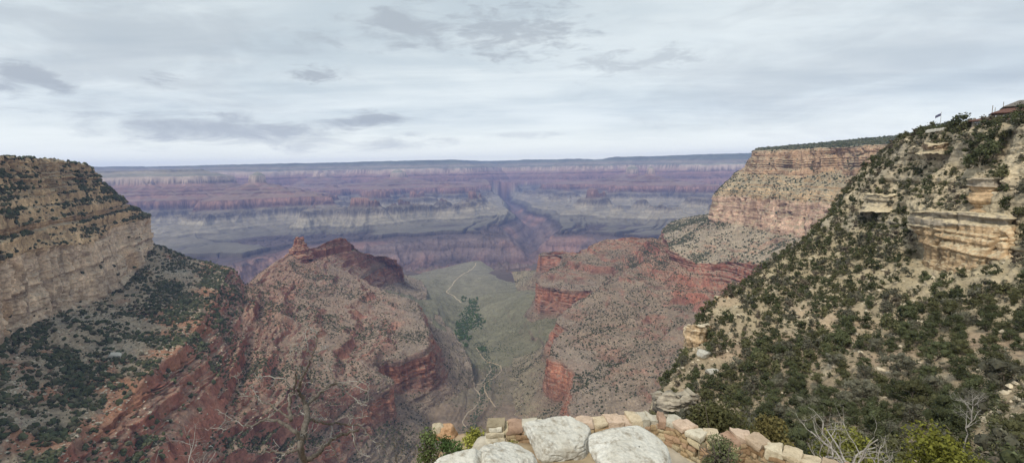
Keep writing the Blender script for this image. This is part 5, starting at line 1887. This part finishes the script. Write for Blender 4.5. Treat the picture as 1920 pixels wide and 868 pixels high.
def cloud(px, py, wpx, hpx, soft=1.0, noise_scale=7.0, amt=0.9, edge=(0.22, 0.95), seed=0.0):
    d = P(px, py, 1.0)
    d /= np.linalg.norm(d)
    a0, e0 = math.atan2(d[0], d[1]), math.asin(d[2])
    sa, se = wpx / 880.0 * math.cos(a0) ** 1.0, hpx / 880.0
    u = math_('DIVIDE', math_('SUBTRACT', az, a0), sa)
    v = math_('DIVIDE', math_('SUBTRACT', el, e0), se)
    r = math_('SQRT', math_('ADD', math_('MULTIPLY', u, u), math_('MULTIPLY', v, v)))
    base = math_('SUBTRACT', 1.0, r)
    n = shared(noise_scale)
    x = math_('ADD', base, math_('MULTIPLY', math_('SUBTRACT', n, 0.5), 2.6))
    return math_('MULTIPLY', maprange(x, edge[0], edge[1]), amt)


PALE = (9.6, 10.2, 10.0)      # bright high overcast
BLUEG = (6.1, 6.95, 7.25)     # thinner, bluer overcast overhead
GREY = (4.0, 4.45, 4.9)        # undersides of the lower cloud
big = wnoise(lay, 0.42, 4, 0.5, 0.3, (1.3, 0.4, 0))
fine = wnoise(lay, 1.6, 6, 0.6, 0.4, (0.3, 2.4, 0), 0.6, 1.0)
mixn = math_('ADD', math_('MULTIPLY', big, 0.7), math_('MULTIPLY', fine, 0.3))
hi = maprange(el, 0.02, 0.42)
cir = wnoise(lay, 0.9, 7, 0.62, 0.8, (4.1, 1.2, 0), 0.35, 1.3)
f1 = math_('ADD', math_('MULTIPLY', math_('SUBTRACT', cir, 0.5), 1.1), math_('ADD', math_('MULTIPLY', maprange(mixn, 0.36, 0.62), 0.55), math_('MULTIPLY', hi, 0.5)))
f1 = maprange(f1, -0.15, 1.1)
base_c = wmix(f1, PALE, BLUEG)
base_c = wmix(0.12, base_c, sky.outputs[0])
masks = [
    cloud(30, 148, 130, 34, amt=0.8, seed=1.0, noise_scale=5),
    cloud(280, 150, 75, 18, amt=0.6, seed=2.0, noise_scale=8),
    cloud(598, 140, 75, 22, amt=0.75, seed=3.2, noise_scale=8),
    cloud(430, 240, 360, 36, amt=0.72, seed=4.1, noise_scale=5, edge=(0.15, 1.0)),
    cloud(700, 225, 110, 24, amt=0.8, seed=4.9, noise_scale=7),
    cloud(560, 262, 420, 26, amt=0.45, seed=6.2, noise_scale=6),
    cloud(760, 50, 150, 62, amt=0.7, seed=5.3, noise_scale=6),
    cloud(960, 60, 210, 75, amt=0.68, seed=7.7, noise_scale=9),
    cloud(600, 72, 90, 26, amt=0.5, seed=8.8, noise_scale=9),
    cloud(1150, 120, 120, 34, amt=0.5, seed=9.4, noise_scale=9),
    cloud(1240, 110, 140, 30, amt=0.45, seed=10.1, noise_scale=8),
    cloud(250, 80, 420, 120, amt=0.40, seed=11.1, noise_scale=3, edge=(0.1, 0.9)),
    cloud(1600, 120, 560, 120, amt=0.32, seed=12.5, noise_scale=2.5, edge=(0.0, 0.9)),
    cloud(960, 255, 120, 12, amt=0.3, seed=13.0, noise_scale=7),
]
mk = masks[0]
for q in masks[1:]:
    mk = math_('MAXIMUM', mk, q)
glow = maprange(el, 0.12, 0.0)
base_c = wmix(glow, base_c, (13.2, 13.4, 11.7))
col_ = wmix(mk, base_c, GREY)
# low air near and below the horizon
col_ = wmix(maprange(el, 0.0, -0.12), col_, (3.0, 3.2, 3.6))
bg = wn('ShaderNodeBackground')
bg.inputs['Strength'].default_value = 0.086
t.links.new(col_, bg.inputs[0])
wo = wn('ShaderNodeOutputWorld')
t.links.new(bg.outputs[0], wo.inputs[0])

sd = bpy.data.lights.new('sun', 'SUN')
sd.energy = 2.4
sd.angle = math.radians(10)
sd.color = (1.0, 0.93, 0.82)
so = bpy.data.objects.new('sun', sd)
C.objects.link(so)
dv = Vector((math.sin(SUN_AZ) * math.cos(SUN_EL), math.cos(SUN_AZ) * math.cos(SUN_EL), math.sin(SUN_EL)))
so.rotation_euler = dv.to_track_quat('Z', 'Y').to_euler()
so.location = (0, -20, 60)

# ---- the air
def haze_box():
    x0, x1, y0, y1, z0, z1 = -22000, 22000, -400, 19500, -1420, 560
    V = [(x, y, z) for x in (x0, x1) for y in (y0, y1) for z in (z0, z1)]
    Fc = [(0, 1, 3, 2), (4, 6, 7, 5), (0, 4, 5, 1), (2, 3, 7, 6), (0, 2, 6, 4), (1, 5, 7, 3)]
    me = bpy.data.meshes.new('haze')
    me.from_pydata(V, [], Fc)
    me.update()
    mt = bpy.data.materials.new('haze_air')
    mt.use_nodes = True
    nt = mt.node_tree
    nt.nodes.clear()
    o_ = nt.nodes.new('ShaderNodeOutputMaterial')
    pv = nt.nodes.new('ShaderNodeVolumePrincipled')
    pv.inputs['Color'].default_value = HAZE_COL
    pv.inputs['Density'].default_value = HAZE_D
    pv.inputs['Anisotropy'].default_value = 0.0
    nt.links.new(pv.outputs[0], o_.inputs['Volume'])
    o = link('haze', me, mt)
    tag(o, 'thin blue haze filling the canyon air', 'haze', None, 'stuff')
    o.display_type = 'WIRE'


HAZE_COL = (0.33, 0.45, 0.88, 1)
HAZE_D = 4.5e-5
haze_box()

sc.view_settings.view_transform = 'Standard'
sc.view_settings.look = 'None'
sc.view_settings.exposure = 0.28
sc.view_settings.gamma = 1.0
sc.view_settings.use_curve_mapping = False
cy = sc.cycles
cy.use_denoising = True
try:
    cy.denoiser = 'OPENIMAGEDENOISE'
    cy.denoising_input_passes = 'RGB_ALBEDO_NORMAL'
except Exception:
    pass
cy.max_bounces = 4
cy.diffuse_bounces = 2
cy.glossy_bounces = 1
cy.transmission_bounces = 1
cy.volume_bounces = 1
cy.transparent_max_bounces = 8
cy.use_adaptive_sampling = True
cy.adaptive_threshold = 0.02
